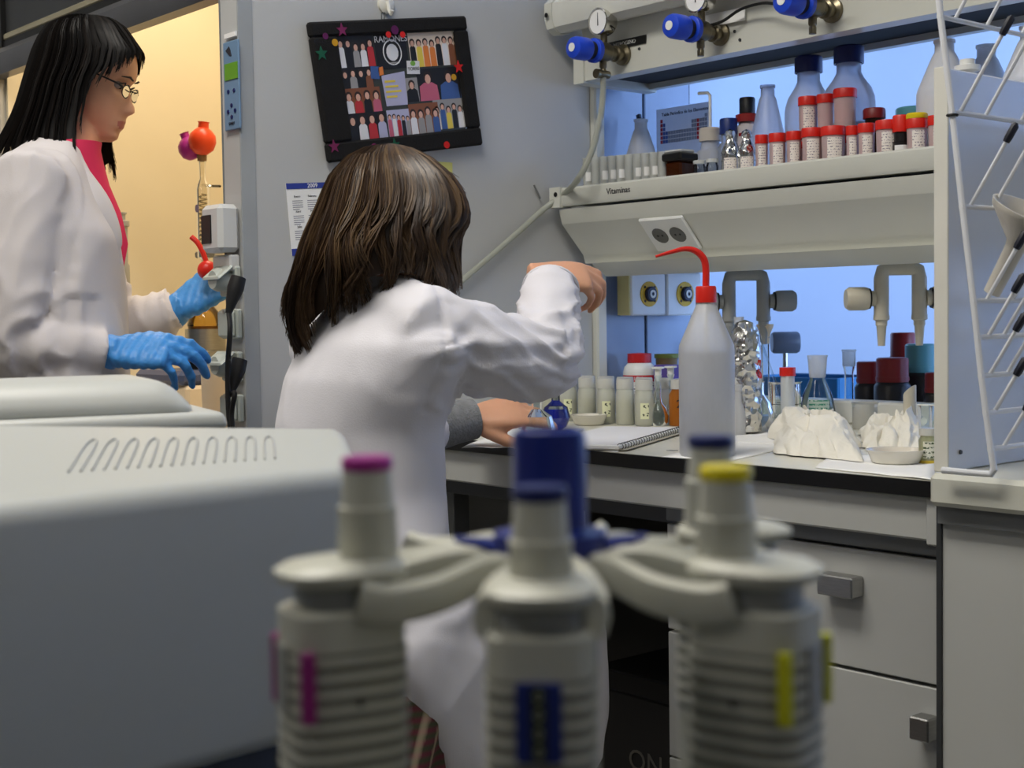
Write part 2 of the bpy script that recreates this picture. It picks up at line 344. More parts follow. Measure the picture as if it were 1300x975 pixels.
MB().box(XL+.035, XP, YE+.012, YE+.018, zs+.20, 2.5).build('sash_glass', GLASS, hood)
MB().box(-3.1, -2.4, YE+.22, YE+.47, 2.24, 2.30, .01).build('lamp_housing', WHITE, hood)
p = at(273, 120, Y=YE+.779); MB(frame(p, (1, 0, 0), (0, -1, 0))).lathe([(0, 0), (.03, 0), (.03, .012), (.02, .018), (0, .018)], 20).build('port_plug', mat('brown_plug', (98, 78, 58), .4), hood)
# control panel, thermostat and sockets on the pillar face (faces -y)
def pil(u, v): return at(u, v, Y=YE)
a = pil(286, 55); b_ = pil(307, 163); cpn = thing('control_panel', 'narrow blue control panel with green display on the hood pillar', 'control panel', ((a.x+b_.x)/2, YE-.0005, (a.z+b_.z)/2))
hw = .0265; hh = abs(a.z-b_.z)/2
MB().box(-hw, hw, -.004, 0, -hh, hh, .0015).build('face', mat('panel_blue', (110, 140, 172), .4), cpn)
MB().box(-.02, .024, -.0055, -.0035, hh*.13, hh*.5).build('display', mat('lcd_green', (86, 132, 40), .3, emit=.25), cpn)
for dx, dz in ((0, -.055), (0, -.035), (-.012, -.045), (.012, -.045), (-.01, -.01), (.01, -.01)): MB(Matrix.Translation((dx, -.004, dz))@Matrix.Rotation(pi/2, 4, 'X')).cyl(.0038, 0, .0012, 10).build('button', NAVY, cpn)
MB().prism([(-.016, hh*.8), (-.004, hh*.88), (.0, hh*.8), (.004, hh*.66), (-.002, hh*.66)], 'y', -.005, -.0036).build('logo_mark', INK, cpn)
MB().box(-.02, .018, -.0045, -.001, hh+.006, hh+.014).build('name_strip', PAPER, cpn)
text('lettering', 'START', .007, INK, cpn, (0, -.005, -hh*.86), (1, 0, 0), (0, 0, 1))
a = pil(282, 262); b_ = pil(313, 320); th = thing('wall_controller', 'pale grey box controller with dark window on the hood pillar', 'controller', (XW-.037, YE-.0005, (a.z+b_.z)/2))
MB().box(-.034, .034, -.042, 0, -.042, .042, .008).build('case', mat('case_grey', (206, 207, 205), .4), th)
MB().box(-.028, .006, -.044, -.0415, -.026, .024, .001).build('window', DARK, th)
MB().box(-.034, .03, -.02, 0, -.075, -.046, .003).build('bracket', mat('case_grey', (206, 207, 205), .4), th)
def socket(v0, v1, opened, lab):
    a = pil(301, v0); b = pil(301, v1); t = thing('wall_socket', lab, 'socket', (XW-.033, YE-.0005, (a.z+b.z)/2), 0, 'sockets down the hood pillar'); h = abs(a.z-b.z)/2
    G = mat('socket_grey', (180, 186, 178), .45)
    MB().box(-.03, .03, -.012, 0, -h, h, .003).build('back_box', G, t)
    if opened:
        ld = MB(Matrix.Translation((0, -.014, h*.92))@Matrix.Rotation(radians(-52), 4, 'X')); ld.box(-.03, .03, -.006, 0, -h*1.45, 0, .003); L = ld.build('lid', G, t)
        MB(Matrix.Translation((0, -.012, h*.1))@Matrix.Rotation(radians(90), 4, 'X')).lathe([(0, 0), (.021, 0), (.021, .02), (.016, .03), (0, .03)], 20).build('socket_ring', G, t)
    else: MB().box(-.027, .027, -.02, -.0115, -h*.9, h*.9, .004).build('lid', G, t); MB(Matrix.Translation((0, -.02, h*.8))@Matrix.Rotation(pi/2, 4, 'X')).cyl(.003, 0, .002, 10).build('screw', STEEL, t)
    return t
socket(338, 376, True, 'grey hood-pillar socket with lifted lid, just under the box controller')
socket(392, 430, False, 'closed grey hood-pillar socket between the two open ones')
socket(446, 484, True, 'grey hood-pillar socket with lifted lid and two black cables below it')
socket(500, 535, False, 'closed grey hood-pillar socket near the floor end of the row')
def plug(u, v, path, lab):
    p = at(u, v, Y=YE-.045); t = thing('power_plug', lab, 'plug', p, 0, 'black plugs in the pillar sockets')
    MB(frame((0, 0, 0), (1, 0, 0), (0, -.35, -1))).lathe([(0, -.02), (.013, -.02), (.0145, 0), (.012, .014), (.0075, .034), (.0055, .045)], 16).build('plug_body', BLACKRUB, t)
    MB().tube(bez([(0, -.014, -.042)]+[tuple(at(*q, Y=YE-.07)-p) for q in path], 30), .0045, 8).build('cable', BLACKRUB, t)
plug(299, 366, [(292, 420), (289, 470), (290, 520), (293, 560), (292, 640)], 'black mains plug and long cable in the upper open pillar socket')
plug(301, 470, [(298, 500), (294, 525), (296, 560), (297, 640)], 'black mains plug and cable in the lower open pillar socket')

# ================================================================ far bench
bench = thing('lab_bench', 'long white laboratory bench with black edged worktop', 'bench', (0, 0, 0))
XR = -1.0
MB().box(XW+.001, XR-.004, YB+.0015, 3.05, ZB-.022, ZB).build('worktop', BENCHTOP, bench)
MB().box(XW+.001, XR-.004, YB-.001, YB+.0012, ZB-.022, ZB-.0006, .0004).build('black_edging', BLACKEDGE, bench)
MB().box(XW+.002, XR-.006, YB+.012, YB+.03, ZB-.081, ZB-.0225, .003).build('apron', LAM, bench)
MB().box(XR-.03, XR-.006, YB+.006, YB+.0118, ZB-.085, ZB-.0225, .002).build('apron_end', LAM, bench)
MB().box(XW+.002, XR-.006, YB+.05, YB+.06, ZB-.11, ZB-.0225).build('drip_rail', DGREY, bench)
MB().box(XW+.002, XR-.006, 2.10, 2.125, .0, ZB-.0225).build('back_panel', mat('void_shade', (58, 56, 54), .7), bench)  # dark colour puts the knee-space shade into this panel
for x in (XW+.03, XR-.05): MB().box(x, x+.04, YB+.1, YB+.14, 0, ZB-.0225, .002).build('leg', MGREY, bench)
MB().box(XW+.05, XR-.01, 2.27, 2.33, ZB, ZB+.045, .004).build('service_ridge', mat('ridge_white', (225, 224, 216), .4), bench)
# drawer unit
XC = at(846, 850, Y=YB+.035).x
du = thing('drawer_unit', 'grey under-bench drawer unit with brushed steel block handles', 'cabinet', ((XC+XR)/2, YB+.035, 0)); hw = (XR-.006-XC)/2
zt = at(1212, 712, Y=YB+.035).z; zg = at(1212, 877, Y=YB+.035).z
MB().box(-hw, hw, .022, .46, .08, zt-.004).build('carcass', LAM_D, du)
MB().box(-hw+.02, hw-.02, .06, .5, 0, .08).build('plinth', DARK, du)
MB().box(-hw, hw, -.002, .03, zt+.002, zt+.026, .002).build('rail_strip', MGREY, du)
for k, (z0, z1) in enumerate(((zg+.002, zt-.003), (zg-.2, zg-.003), (zg-.40, zg-.203))):
    d = MB().box(-hw+.001, hw-.001, 0, .0215, z0, z1, .0015).build('drawer', LAM_D, du)
    if k < 2:
        u0, u1, v0, v1 = ((1038, 1099, 737, 764), (1155, 1196, 918, 948))[k]
        A = at(u0, (v0+v1)/2, Y=YB+.01); B = at(u1, (v0+v1)/2, Y=YB+.035); za = at(u1, v0, Y=YB+.01).z; zb = at(u1, v1, Y=YB+.01).z; cx = (XC+XR)/2
        MB().box(A.x-cx, B.x-cx-.003, -.028, 0, zb, za, .002).build('handle', STEEL, d)
MB().box(-hw-.004, -hw, .02, .032, zg-.025, zg+.01, .001).build('hinge_plate', WHITE, du)
# things stored in the knee space
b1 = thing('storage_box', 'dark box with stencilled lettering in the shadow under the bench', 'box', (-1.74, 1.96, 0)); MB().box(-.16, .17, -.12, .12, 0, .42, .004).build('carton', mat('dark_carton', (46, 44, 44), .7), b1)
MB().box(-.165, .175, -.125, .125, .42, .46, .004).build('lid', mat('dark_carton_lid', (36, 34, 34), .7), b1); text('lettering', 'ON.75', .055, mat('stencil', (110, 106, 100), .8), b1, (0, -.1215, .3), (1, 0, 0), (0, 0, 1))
MB().box(-1.55, -1.53, 1.9, 2.0, 0, .62, .003).build('board_offcut', mat('brown_board', (92, 52, 34), .6, stretch=(1, 1, .1), vscale=60), None, label='reddish brown board leaning upright beside the drawer unit', cat='board')

# ================================================================ sink unit on the right, splash board
sk = thing('sink_unit', 'light grey sink cabinet with thick cream top right of the bench', 'cabinet', (XR, YB, 0))
MB().box(0, 1.3, -.035, .9, ZB-.027, ZB+.014, .006).build('top_slab', mat('sink_top', (212, 212, 200), .35), sk)
MB().box(.004, 1.29, -.008, .88, .0, ZB-.05).build('carcass', LAM, sk)
MB().box(.004, 1.29, -.02, .02, ZB-.05, ZB-.027).build('shadow_rail', MGREY, sk)
MB().box(-.003, .0035, -.012, .88, .0, ZB-.005).build('end_strip', DGREY, sk)
ztb = at(1192, 88, X=XR, D=None).z
bd = thing('splash_board', 'upright white splash board between bench and sink', 'board', (XR, YB, 0))
MB().box(-.0, .014, -.012, .40, ZB+.0145, ztb, .002).build('panel', mat('board_white', (222, 226, 234), .3, vary=.02), bd)
MB().box(-.004, .016, -.016, -.0122, ZB+.0145, ztb+.002, .001).build('front_edging', mat('board_edge', (226, 224, 214), .4), bd)
for u, v in ((1219, 574), (1288, 543)):
    q = at(u, v, X=XR+.015); MB(frame((q.x-XR, q.y-YB, q.z), (0, 1, 0), (1, 0, 0))).lathe([(0, 0), (.003, 0), (.0025, .002), (0, .002)], 10).build('screw', DGREY, bd)

# ================================================================ reagent shelf over the bench
YS = 2.0; ZS = 1.366
sh = thing('reagent_shelf', 'cream enamel reagent shelf with sloping socket trunking beneath', 'shelf', (0, 0, 0)); XS = XW+.035; XE = .3
MB().box(XS, XE, YS+.012, 2.6, ZS-.02, ZS).build('shelf_board', BEIGE, sh)
MB().prism([(YS, ZS-.018), (YS+.004, ZS-.024), (YS+.03, ZS-.024), (YS+.03, ZS-.0205), (YS+.0118, ZS-.0205), (YS+.0118, ZS+.014), (YS+.004, ZS+.014), (YS, ZS+.01)], 'x', XS+.012, XE).build('front_lip', BEIGE, sh)
MB().prism([(YS-.004, ZS-.026), (YS+.03, ZS-.026), (YS+.03, ZS+.016), (YS-.004, ZS+.016)], 'x', XS-.02, XS+.0115).build('end_cap', BEIGE, sh)
MB(frame((XS-.0, YS-.0045, ZS+.001), (1, 0, 0), (0, -1, 0))).cyl(.005, 0, .001, 12).build('screw_hole', BLACKEDGE, sh)
T0 = (YS+.004, ZS-.030); T1 = (YS+.012, ZS-.058); T2 = (YS+.072, ZS-.122); T3 = (YS+.078, ZS-.140)
MB().prism([T0, (2.56, ZS-.030), (2.52, ZS-.14), T3, (T2[0]-.0, T2[1]), (T1[0]+.002, T1[1]-.003), T1], 'x', XS, XE).build('trunking', BEIGE, sh)
MB().prism([(2.06, ZS-.1405), (2.12, ZS-.1405), (2.115, ZS-.168), (2.105, ZS-.168)], 'x', XS+.035, XE).build('under_rail', BEIGE, sh)
# double socket set in the sloping face
nrm = V((0, -(T1[1]-T2[1]), -(T2[0]-T1[0]))).normalized(); upv = V((0, T1[0]-T2[0], T1[1]-T2[1])).normalized()
mid = V((at(852, 290, Y=YS+.042).x, (T1[0]+T2[0])/2, (T1[1]+T2[1])/2))+nrm*.003
plate = MB(frame(mid, (1, 0, 0), nrm)); plate.box(-.058, .058, -.042, .042, -.002, .005, .003); pl = plate.build('socket_plate', WHITE, sh)
for s in (-1, 1):
    q = mid+V((s*.023, 0, 0))+nrm*.0052
    m_ = MB(frame(q, (1, 0, 0), nrm)); m_.lathe([(0, 0), (.0185, 0), (.0185, .001), (.017, .0012), (.0155, .0006), (0, .0006)], 28); so = m_.build('socket', mat('socket_shadow', (104, 104, 100), .5), pl)
    m_ = MB(frame(q, (1, 0, 0), nrm)); m_.cyl(.0025, .0006, .001, 8, (-.006, 0, 0)); m_.cyl(.0025, .0006, .001, 8, (.006, 0, 0)); m_.build('pin_hole', BLACKEDGE, pl)
text('lettering', 'Vitaminas', .017, INK, sh, (at(785, 238, Y=YS).x, YS-.0006, ZS-.004), (1, 0, 0), (0, 0, 1))
for x in (-.95, .25): MB().box(x, x+.03, 2.3, 2.34, ZB+.046 if x > -1 else ZB+.046, ZS-.14, .003).build('support_post', BEIGE, sh)

# ================================================================ service beam with gas taps above the shelf
YT = 2.05; ZT = 1.60; XB = XW+.04
bm_ = thing('service_beam', 'cream service beam carrying gas regulators above the reagent shelf', 'beam', (0, 0, 0))
MB().box(XB+.03, XE, YT+.04, 2.24, ZT+.012, ZT+.0195).build('underside', mat('underside_shade', (46, 48, 52), .8), bm_)  # dark plate, shade under the beam put into its colour
MB().prism([(YT, ZT), (YT+.04, ZT), (YT+.04, ZT+.02), (2.24, ZT+.02), (2.24, ZT), (2.26, ZT), (2.26, ZT+.19), (YT-.01, ZT+.19), (YT-.012, ZT+.115), (YT, ZT+.075)], 'x', XB+.03, XE).build('fascia', BEIGE, bm_)
MB().prism([(YT-.004, ZT-.004), (2.264, ZT-.004), (2.264, ZT+.09), (YT-.004, ZT+.09)], 'x', XB, XB+.0295).build('end_cap', BEIGE, bm_)
rail = [(YT-.062, ZT+.128), (YT-.056, ZT+.108), (YT-.04, ZT+.098), (YT-.0135, ZT+.102), (YT-.0135, ZT+.165), (YT-.05, ZT+.165), (YT-.062, ZT+.155)]
MB().prism(rail, 'x', XB, XE).build('top_rail', mat('rail_enamel', (214, 215, 208), .35), bm_)
rc = [(YT-.038+(a-YT+.038)*1.08, ZT+.132+(b-ZT-.132)*1.08) for a, b in rail]
MB().prism(rc, 'x', XB-.022, XB-.0003).build('rail_end_cap', BEIGE, bm_)
MB(frame((XB-.01, YT-.069, ZT+.132), (1, 0, 0), (0, -1, 0))).cyl(.005, 0, .001, 12).build('screw_hole', BLACKEDGE, bm_)
a = at(768, 58, Y=YT); b = at(821, 46, Y=YT); s1 = MB().box(a.x, b.x, YT-.0025, YT-.0004, a.z-.013, a.z+.004, .0005).build('name_plate', BLACKEDGE, bm_)
text('lettering', 'NITROGENO', .0105, mat('pale_ink', (200, 200, 195), .6), bm_, ((a.x+b.x)/2, YT-.003, a.z-.0045), (1, 0, 0), (0, 0, 1))
a = at(890, 30, Y=YT-.002); b = at(948, 14, Y=YT-.002); MB().box(a.x, b.x, YT-.008, YT-.0055, a.z-.012, a.z+.012, .0005).build('name_plate', PAPER, bm_)
for u, v in ((786, 38), (812, 62), (933, 40), (940, 88)):
    q = at(u, v, Y=YT); MB(frame((q.x, YT, max(q.z, ZT+.02)), (1, 0, 0), (0, -1, 0))).cyl(.003, 0, .002, 8).build('bolt', DGREY, bm_)
def regulator(u, v, gauge, tap, lab):
    q = at(u, v, Y=YT-.0); z = min(max(q.z, ZT+.03), ZT+.07); t = thing('gas_regulator', lab, 'regulator', (q.x, YT-.0005, z), 0, 'gas regulators on the service beam')
    MB(frame((0, 0, 0), (1, 0, 0), (0, -1, 0))).lathe([(0, 0), (.021, 0), (.021, .006), (.013, .01), (.013, .016), (.0165, .018), (.0165, .026), (.012, .028), (.012, .036), (.015, .037), (.015, .044), (0, .044)], 22).build('inlet', BRASS, t)
    MB(frame((0, 0, 0), (1, 0, 0), (0, -1, 0))).lathe([(0, .0445), (.017, .0445), (.019, .049), (.019, .071), (.016, .075), (0, .075)], 22).build('valve_body', BRASS, t)
    MB(frame((0, 0, 0), (1, 0, 0), (0, -1, 0))).lathe([(0, .0755), (.023, .0755), (.024, .078), (.024, .086), (.02, .088), (0, .088)], 22).build('collar', BLUE, t)
    MB(frame((0, 0, 0), (1, 0, 0), (0, -1, 0))).lathe([(0, .0885), (.0175, .0885), (.0175, .101), (0, .101)], 22).build('neck_ring', DARK, t)
    k = MB(frame((0, 0, 0), (1, 0, 0), (0, -1, 0))); n = 12
    k.lathe([(0, .1015), (.021, .1015), (.0225, .106), (.0225, .132), (.020, .139), (.012, .142), (0, .142)], 26); kn = k.build('knob', BLUE, t)
    MB(frame((0, 0, 0), (1, 0, 0), (0, -1, 0))).lathe([(.0085, .1425), (.0085, .1435), (0, .1435)], 16).build('knob_cap', WHITE, kn)
    MB(frame((0, -.058, -.018), (1, 0, 0), (0, 0, -1))).lathe([(0, 0), (.0075, 0), (.0075, .012), (.0055, .015), (.0065, .018), (.0065, .028), (0, .028)], 12).build('outlet', BRASS, t)
    if tap:
        MB(frame((0, -.058, -.044), (1, 0, 0), (0, -1, 0))).lathe([(0, -.014), (.008, -.014), (.009, 0), (.007, .012), (.0095, .013), (.0095, .02), (0, .02)], 12).build('tap', BRASS, t)
    if gauge:
        MB(frame((0, -.055, .018), (1, 0, 0), (0, 0, 1))).lathe([(0, 0), (.007, 0), (.007, .016), (.005, .018), (0, .018)], 12).build('gauge_stem', BRASS, t)
        g = MB(frame((0, -.04, .058), (1, 0, 0), (0, -1, 0))); g.lathe([(0, 0), (.023, 0), (.025, .003), (.025, .026), (.027, .027), (.027, .032), (.0245, .033), (.024, .03), (0, .03)], 28); gg = g.build('gauge', CHROME, t)
        MB(frame((0, -.0705, .058), (1, 0, 0), (0, -1, 0))).cyl(.0235, 0, .0006, 28).build('dial', PAPER, gg)
        MB(frame((0, -.0715, .058), (1, 0, 0), (0, -1, 0))).prism([(-.0012, -.008), (.0012, -.008), (.0004, .017), (-.0004, .017)], 'z', 0, .0005).build('needle', INK, gg)
    return t
R1 = regulator(792, 70, True, True, 'blue-knobbed regulator with gauge, feeding the translucent hose')
R2 = regulator(916, 44, True, False, 'blue-knobbed regulator with gauge, beside the white blank name plate')
R3 = regulator(1058, 14, False, False, 'blue-knobbed regulator where the black cable ends')
# hose from the first regulator, across the end wall
HOSE = milky('hose', (205, 208, 196), .15, .35)
p0 = V(R1.location)+V((0, -.058, -.058)); 
hp = [p0+V((0, 0, .01)), p0+V((0, -.002, -.03)), at(762, 150, Y=1.985), at(752, 190, Y=1.97), at(735, 226, Y=1.955), at(716, 246, X=XW+.05), at(690, 266, X=XW+.013), at(660, 293, X=XW+.012), at(620, 328, X=XW+.012), at(585, 358, X=XW+.012), at(540, 400, X=XW+.012), at(500, 450, X=XW+.012)]
MB().tube(bez(hp, 60), .0062, 10).build('gas_hose', HOSE, None, label='translucent rubber hose sagging from regulator across the grey wall', cat='hose')
cb = [at(880, 20, Y=1.97), at(888, 33, Y=2.0), at(915, 28, Y=2.02), at(940, 12, Y=2.025), at(968, 4, Y=2.02), at(990, 5, Y=2.01), at(1010, -2, Y=2.0), at(1060, -10, Y=2.0)]
MB().tube(bez(cb, 40), .0028, 8).build('gauge_cable', BLACKRUB, None, label='thin black cable looped along the service beam', cat='cable')
a = at(678, 235, X=XW+.008); MB().tube([a, at(686, 252, X=XW+.008)], .002, 6).build('wire_clip', MGREY, None, label='thin wire clip holding the hose to the wall', cat='clip')
# ================================================================ people
SKIN = mat('skin', (214, 160, 128), .5, vary=.05, vscale=20, sss=.15)
LIP = mat('lips', (186, 110, 98), .4, vary=.05)
COAT = mat('lab_coat_cotton', (226, 224, 230), .85, vary=.02, vscale=6, bump=.08, bscale=500, sheen=.1)
COAT2 = mat('lab_coat_cotton_worn', (212, 206, 206), .85, vary=.03, vscale=6, bump=.08, bscale=500, sheen=.1)
GLOVE = mat('nitrile_blue', (66, 142, 214), .45, vary=.1, vscale=25, bump=.15, bscale=120)
DENIM = mat('dark_trousers', (34, 36, 44), .8, vary=.15, vscale=40)
def baked(mb, name, mats, parent, voxel, it, disp=None, paint=None, smooth_f=.5):
    """union of overlapping closed shapes as one continuous skin"""
    o = mb.build(name, mats, parent)
    m = o.modifiers.new('r', 'REMESH'); m.mode = 'VOXEL'; m.voxel_size = voxel; m.use_smooth_shade = True
    if it: q = o.modifiers.new('s', 'SMOOTH'); q.factor = smooth_f; q.iterations = it
    me = bpy.data.meshes.new_from_object(o.evaluated_get(bpy.context.evaluated_depsgraph_get())); o.modifiers.clear()
    old = o.data; o.data = me; bpy.data.meshes.remove(old); me.name = name
    if disp:
        N = [v.normal.copy() for v in me.vertices]
        for v, n in zip(me.vertices, N):
            d = disp(v.co, n)
            v.co = v.co + (n*d if not isinstance(d, Vector) else d)
    if paint:
        for p in me.polygons: p.material_index = paint(p.center)
    me.polygons.foreach_set('use_smooth', [True]*len(me.polygons))
    return o
def nz(p, a, b, c, o=0.0): return noise.noise(V((p.x*a+o, p.y*b+o*1.7, p.z*c-o)))
def segd(p, a, b):
    ab = b-a; t = max(0, min(1, (p-a).dot(ab)/ab.length_squared)); return (p-(a+ab*t)).length, t

FING = [((.090, .030), (.040, .025, .020), .0092), ((.094, .0105), (.045, .029, .021), .0095), ((.090, -.0095), (.041, .027, .020), .0090), ((.080, -.028), (.032, .021, .018), .0080)]
def hand(mb, wrist, dr, nr, thumb, curl, sc=1.0, spread=1.0, thumb_dir=(.62, .62, -.45), fat=1.0):
    """five-fingered hand added to mb; dr: wrist to knuckles, nr: back of the hand, thumb=+1 puts it on nr x dr side"""
    old = mb.M; M = old @ frame(V(wrist), dr, nr) @ Matrix.Scale(sc, 4); mb.M = M; s = thumb
    mb.rings([(V((x, 0, z)), V((0, a*fat, 0)), V((0, 0, b*fat))) for x, z, a, b in ((-.02, 0, .024, .018), (.0, 0, .027, .019), (.03, 0, .037, .018), (.065, .001, .042, .0155), (.088, 0, .041, .0135), (.098, -.002, .036, .010))], 18, e=2.6)
    for i, ((bx, by), sg, r) in enumerate(FING):
        c = curl[i]; p = V((bx-.012, by*s, -.001)); pts = [p]; th = 0; az = by*s*spread*3.2; p = V((bx, by*s, 0)); pts.append(p); rr = [r*1.05*fat, r*1.08*fat]
        for k in range(3):
            th += radians(c[k]); d = V((cos(th)*cos(az), cos(th)*sin(az), -sin(th))); p = p+d*sg[k]*.5; pts.append(p); rr.append(r*(.98-.07*k)*fat); p = p+d*sg[k]*.5; pts.append(p); rr.append(r*(1.0-.09*k)*fat)
        mb.chain(pts, rr, 10)
    td = V((thumb_dir[0], thumb_dir[1]*s, thumb_dir[2])).normalized(); p = V((.018, .024*s, -.008)); q = p+td*.045; td2 = (td+V((.35, -.25*s, -.1))).normalized(); q2 = q+td2*.034; td3 = (td2+V((.2, -.2*s, -.15))).normalized()
    mb.chain([p, p+td*.022, q, q+td2*.017, q2, q2+td3*.024], [.016*fat, .0145*fat, .0118*fat, .0112*fat, .0108*fat, .0085*fat], 10)
    mb.M = old
HF = [(.108, .0), (.1, .045), (.085, .066), (.07, .079), (.045, .088), (.022, .0905), (.008, .084), (0, .082), (-.02, .083), (-.04, .0845), (-.06, .086), (-.08, .085), (-.1, .083), (-.112, .078), (-.12, .062), (-.127, .03)]
HP = [(.03, .0905), (.018, .0905), (.008, .0855), (0, .086), (-.012, .092), (-.024, .0995), (-.036, .1075), (-.043, .1095), (-.049, .1045), (-.053, .0955), (-.058, .092), (-.064, .0935), (-.069, .0965), (-.0735, .0915), (-.079, .0955), (-.085, .0915), (-.091, .0865), (-.099, .0885), (-.107, .0875), (-.115, .078)]
HB = [(.108, 0), (.1, -.045), (.085, -.072), (.06, -.092), (.03, -.1), (0, -.097), (-.04, -.082), (-.07, -.06), (-.1, -.03), (-.115, .0), (-.127, .015)]
HW = [(.108, 0), (.1, .038), (.085, .056), (.06, .07), (.03, .0755), (0, .0735), (-.03, .069), (-.06, .061), (-.08, .053), (-.1, .042), (-.115, .03), (-.127, .012)]
def lerp(tab, z):
    for (a, x), (b, y) in zip(tab, tab[1:]):
        if a >= z >= b: t = (a-z)/(a-b); return x+(y-x)*t
    return tab[0][1] if z > tab[0][0] else tab[-1][1]
def head(mb, M):
    old = mb.M; mb.M = old @ M; n = 72; L = 84; vs_ = []
    for j in range(L+1):
        z = .108-(.235*j/L) if 0 < j < L else (.108 if j == 0 else -.127)
        f, b, w_ = lerp(HF, z), lerp(HB, z), max(lerp(HW, z), .002); pf = lerp(HP, z) if -.118 < z < .03 else f; cx = 0
        for k in range(n):
            t = 2*pi*k/n; ct, st = cos(t), sin(t); e = 2.25
            y = w_*abs(st)**(2/e)*(1 if st >= 0 else -1); c_ = abs(ct)**(2/e)
            x = (f if ct >= 0 else -b)*c_*(1 if ct >= 0 else -1)
            if ct > 0 and f < 0.0: x = 0
            if ct > 0:
                wd = .0085+.0075*max(0, min(1, -z/.045)) if z > -.053 else (.022 if z > -.087 else .024)
                x += (pf-f)*math.exp(-(y/wd)**2) if z > -.053 else (pf-f)*math.exp(-(y/wd)**4)
                for sy in (-1, 1): x -= .010*math.exp(-((y-sy*.031)/.015)**2-((z-.001)/.011)**2); x += .003*math.exp(-((y-sy*.031)/.02)**2-((z+.03)/.018)**2)
                if z < -.03: 
                    for sy in (-1, 1): x += .004*math.exp(-((y-sy*.0125)/.006)**2-((z+.046)/.006)**2)
            vs_.append((x, y, z))
    fs = [(j*n+k, j*n+(k+1) % n, (j+1)*n+(k+1) % n, (j+1)*n+k) for j in range(L) for k in range(n)]
    fs += [tuple(range(n)), tuple(L*n+k for k in range(n))[::-1]]
    mb.add(vs_, fs)
    for s in (-1, 1): mb.chain([V((-.012, s*.074, .012)), V((-.016, s*.079, -.004)), V((-.008, s*.075, -.026))], [.012, .012, .007], 8)
    mb.M = old
def strands(name, parent, mats, ringf, endf, n, base, seed, start=0.0, r0=.0011, wave=.004, curl=1.0, shell=True, skip=None, clumps=46, flick=.0):
    """hair: ringf(phi, t) -> point on the hair surface, endf(phi) -> t where that lock ends"""
    rnd = random.Random(seed); mb = MB(base); sh_ = 18
    cl = [2*pi*(k+rnd.uniform(-.35, .35))/clumps for k in range(clumps)]; cph = [rnd.uniform(0, 6.28) for _ in cl]; cln = [rnd.uniform(-.05, .04) for _ in cl]; cro = [rnd.uniform(-.005, .004) for _ in cl]
    for i in range(n):
        ph = rnd.uniform(0, 2*pi); ci = min(range(clumps), key=lambda k: abs((cl[k]-ph+pi) % (2*pi)-pi)); dd = (cl[ci]-ph+pi) % (2*pi)-pi
        if skip and skip(ph): continue
        te = endf(ph)+cln[ci]+rnd.uniform(-.06, .02); t0 = start+rnd.random()**2*.25*te; off = rnd.uniform(-.004, .0035)+cro[ci]; N = 15; pts = []; rs = []; a1 = rnd.uniform(0, 6.28)
        for k in range(N):
            q = k/(N-1); t = t0+(te-t0)*q; pp = ph+dd*.75*q**1.3; c0 = ringf(pp, t); cc = ringf.c(t); o = (c0-cc); o = o.normalized() if o.length > 1e-5 else V((0, 0, 1))
            side = o.cross(V((0, 0, 1))); side = side.normalized() if side.length > 1e-4 else V((1, 0, 0))
            a = wave*q*q; pts.append(c0+o*(off*min(1, 4*q+.2)+a*.8*sin(curl*6*q+cph[ci])+flick*max(0, q-.7)*rnd.uniform(.5, 1))+side*(a*1.6*sin(curl*7*q+cph[ci]*1.7)+a*.5*sin(a1+9*q)))
            rs.append(r0*(1-.75*max(0, q-.55)/.45))
        mb.cur = rnd.choice((0, 0, 1, 1, 2)) if rnd.random() < .5 else ci % 3
        mb.tube(pts, rs, 3, caps=False)
    if shell:
        mb.cur = 0; NP = 72; NT = 26; base_i = []
        vs_ = []
        for j in range(NT+1):
            for k in range(NP):
                ph = 2*pi*k/NP; te = endf(ph); t = te*.93*j/NT; c0 = ringf(ph, t); cc = ringf.c(t); vs_.append(tuple(cc+(c0-cc)*.94))
        fs = [(j*NP+k, j*NP+(k+1) % NP, (j+1)*NP+(k+1) % NP, (j+1)*NP+k) for j in range(NT) for k in range(NP) if not (skip and (skip(2*pi*k/NP) or skip(2*pi*(k+1)/NP)))]
        mb.add(vs_, fs)
    return mb.build(name, mats, parent)
class Rings:
    """stack of ovals given by photo outline: rows (v, u_left, u_right, half depth, depth offset) about distance D"""
    def __init__(s, rows, D): s.rows = rows; s.D = D
    def row(s, t):
        x = max(0, min(1, t))*(len(s.rows)-1); i = min(int(x), len(s.rows)-2); f = x-i; a, b = s.rows[i], s.rows[i+1]; g = t-1 if t > 1 else 0
        r = [p+(q-p)*f for p, q in zip(a, b)]; r[0] += g*120; return r
    def tv(s, v):
        for i, (a, b) in enumerate(zip(s.rows, s.rows[1:])):
            if a[0] <= v <= b[0]: return (i+(v-a[0])/(b[0]-a[0]))/(len(s.rows)-1)
        return 0 if v < s.rows[0][0] else 1
    def c(s, t): r = s.row(t); return at((r[1]+r[2])/2, r[0], D=s.D+r[4])
    def __call__(s, ph, t):
        r = s.row(t); hw = (r[2]-r[1])/2*s.D/FPX; return s.c(t)+_R*(hw*cos(ph))-FH*(r[3]*sin(ph))

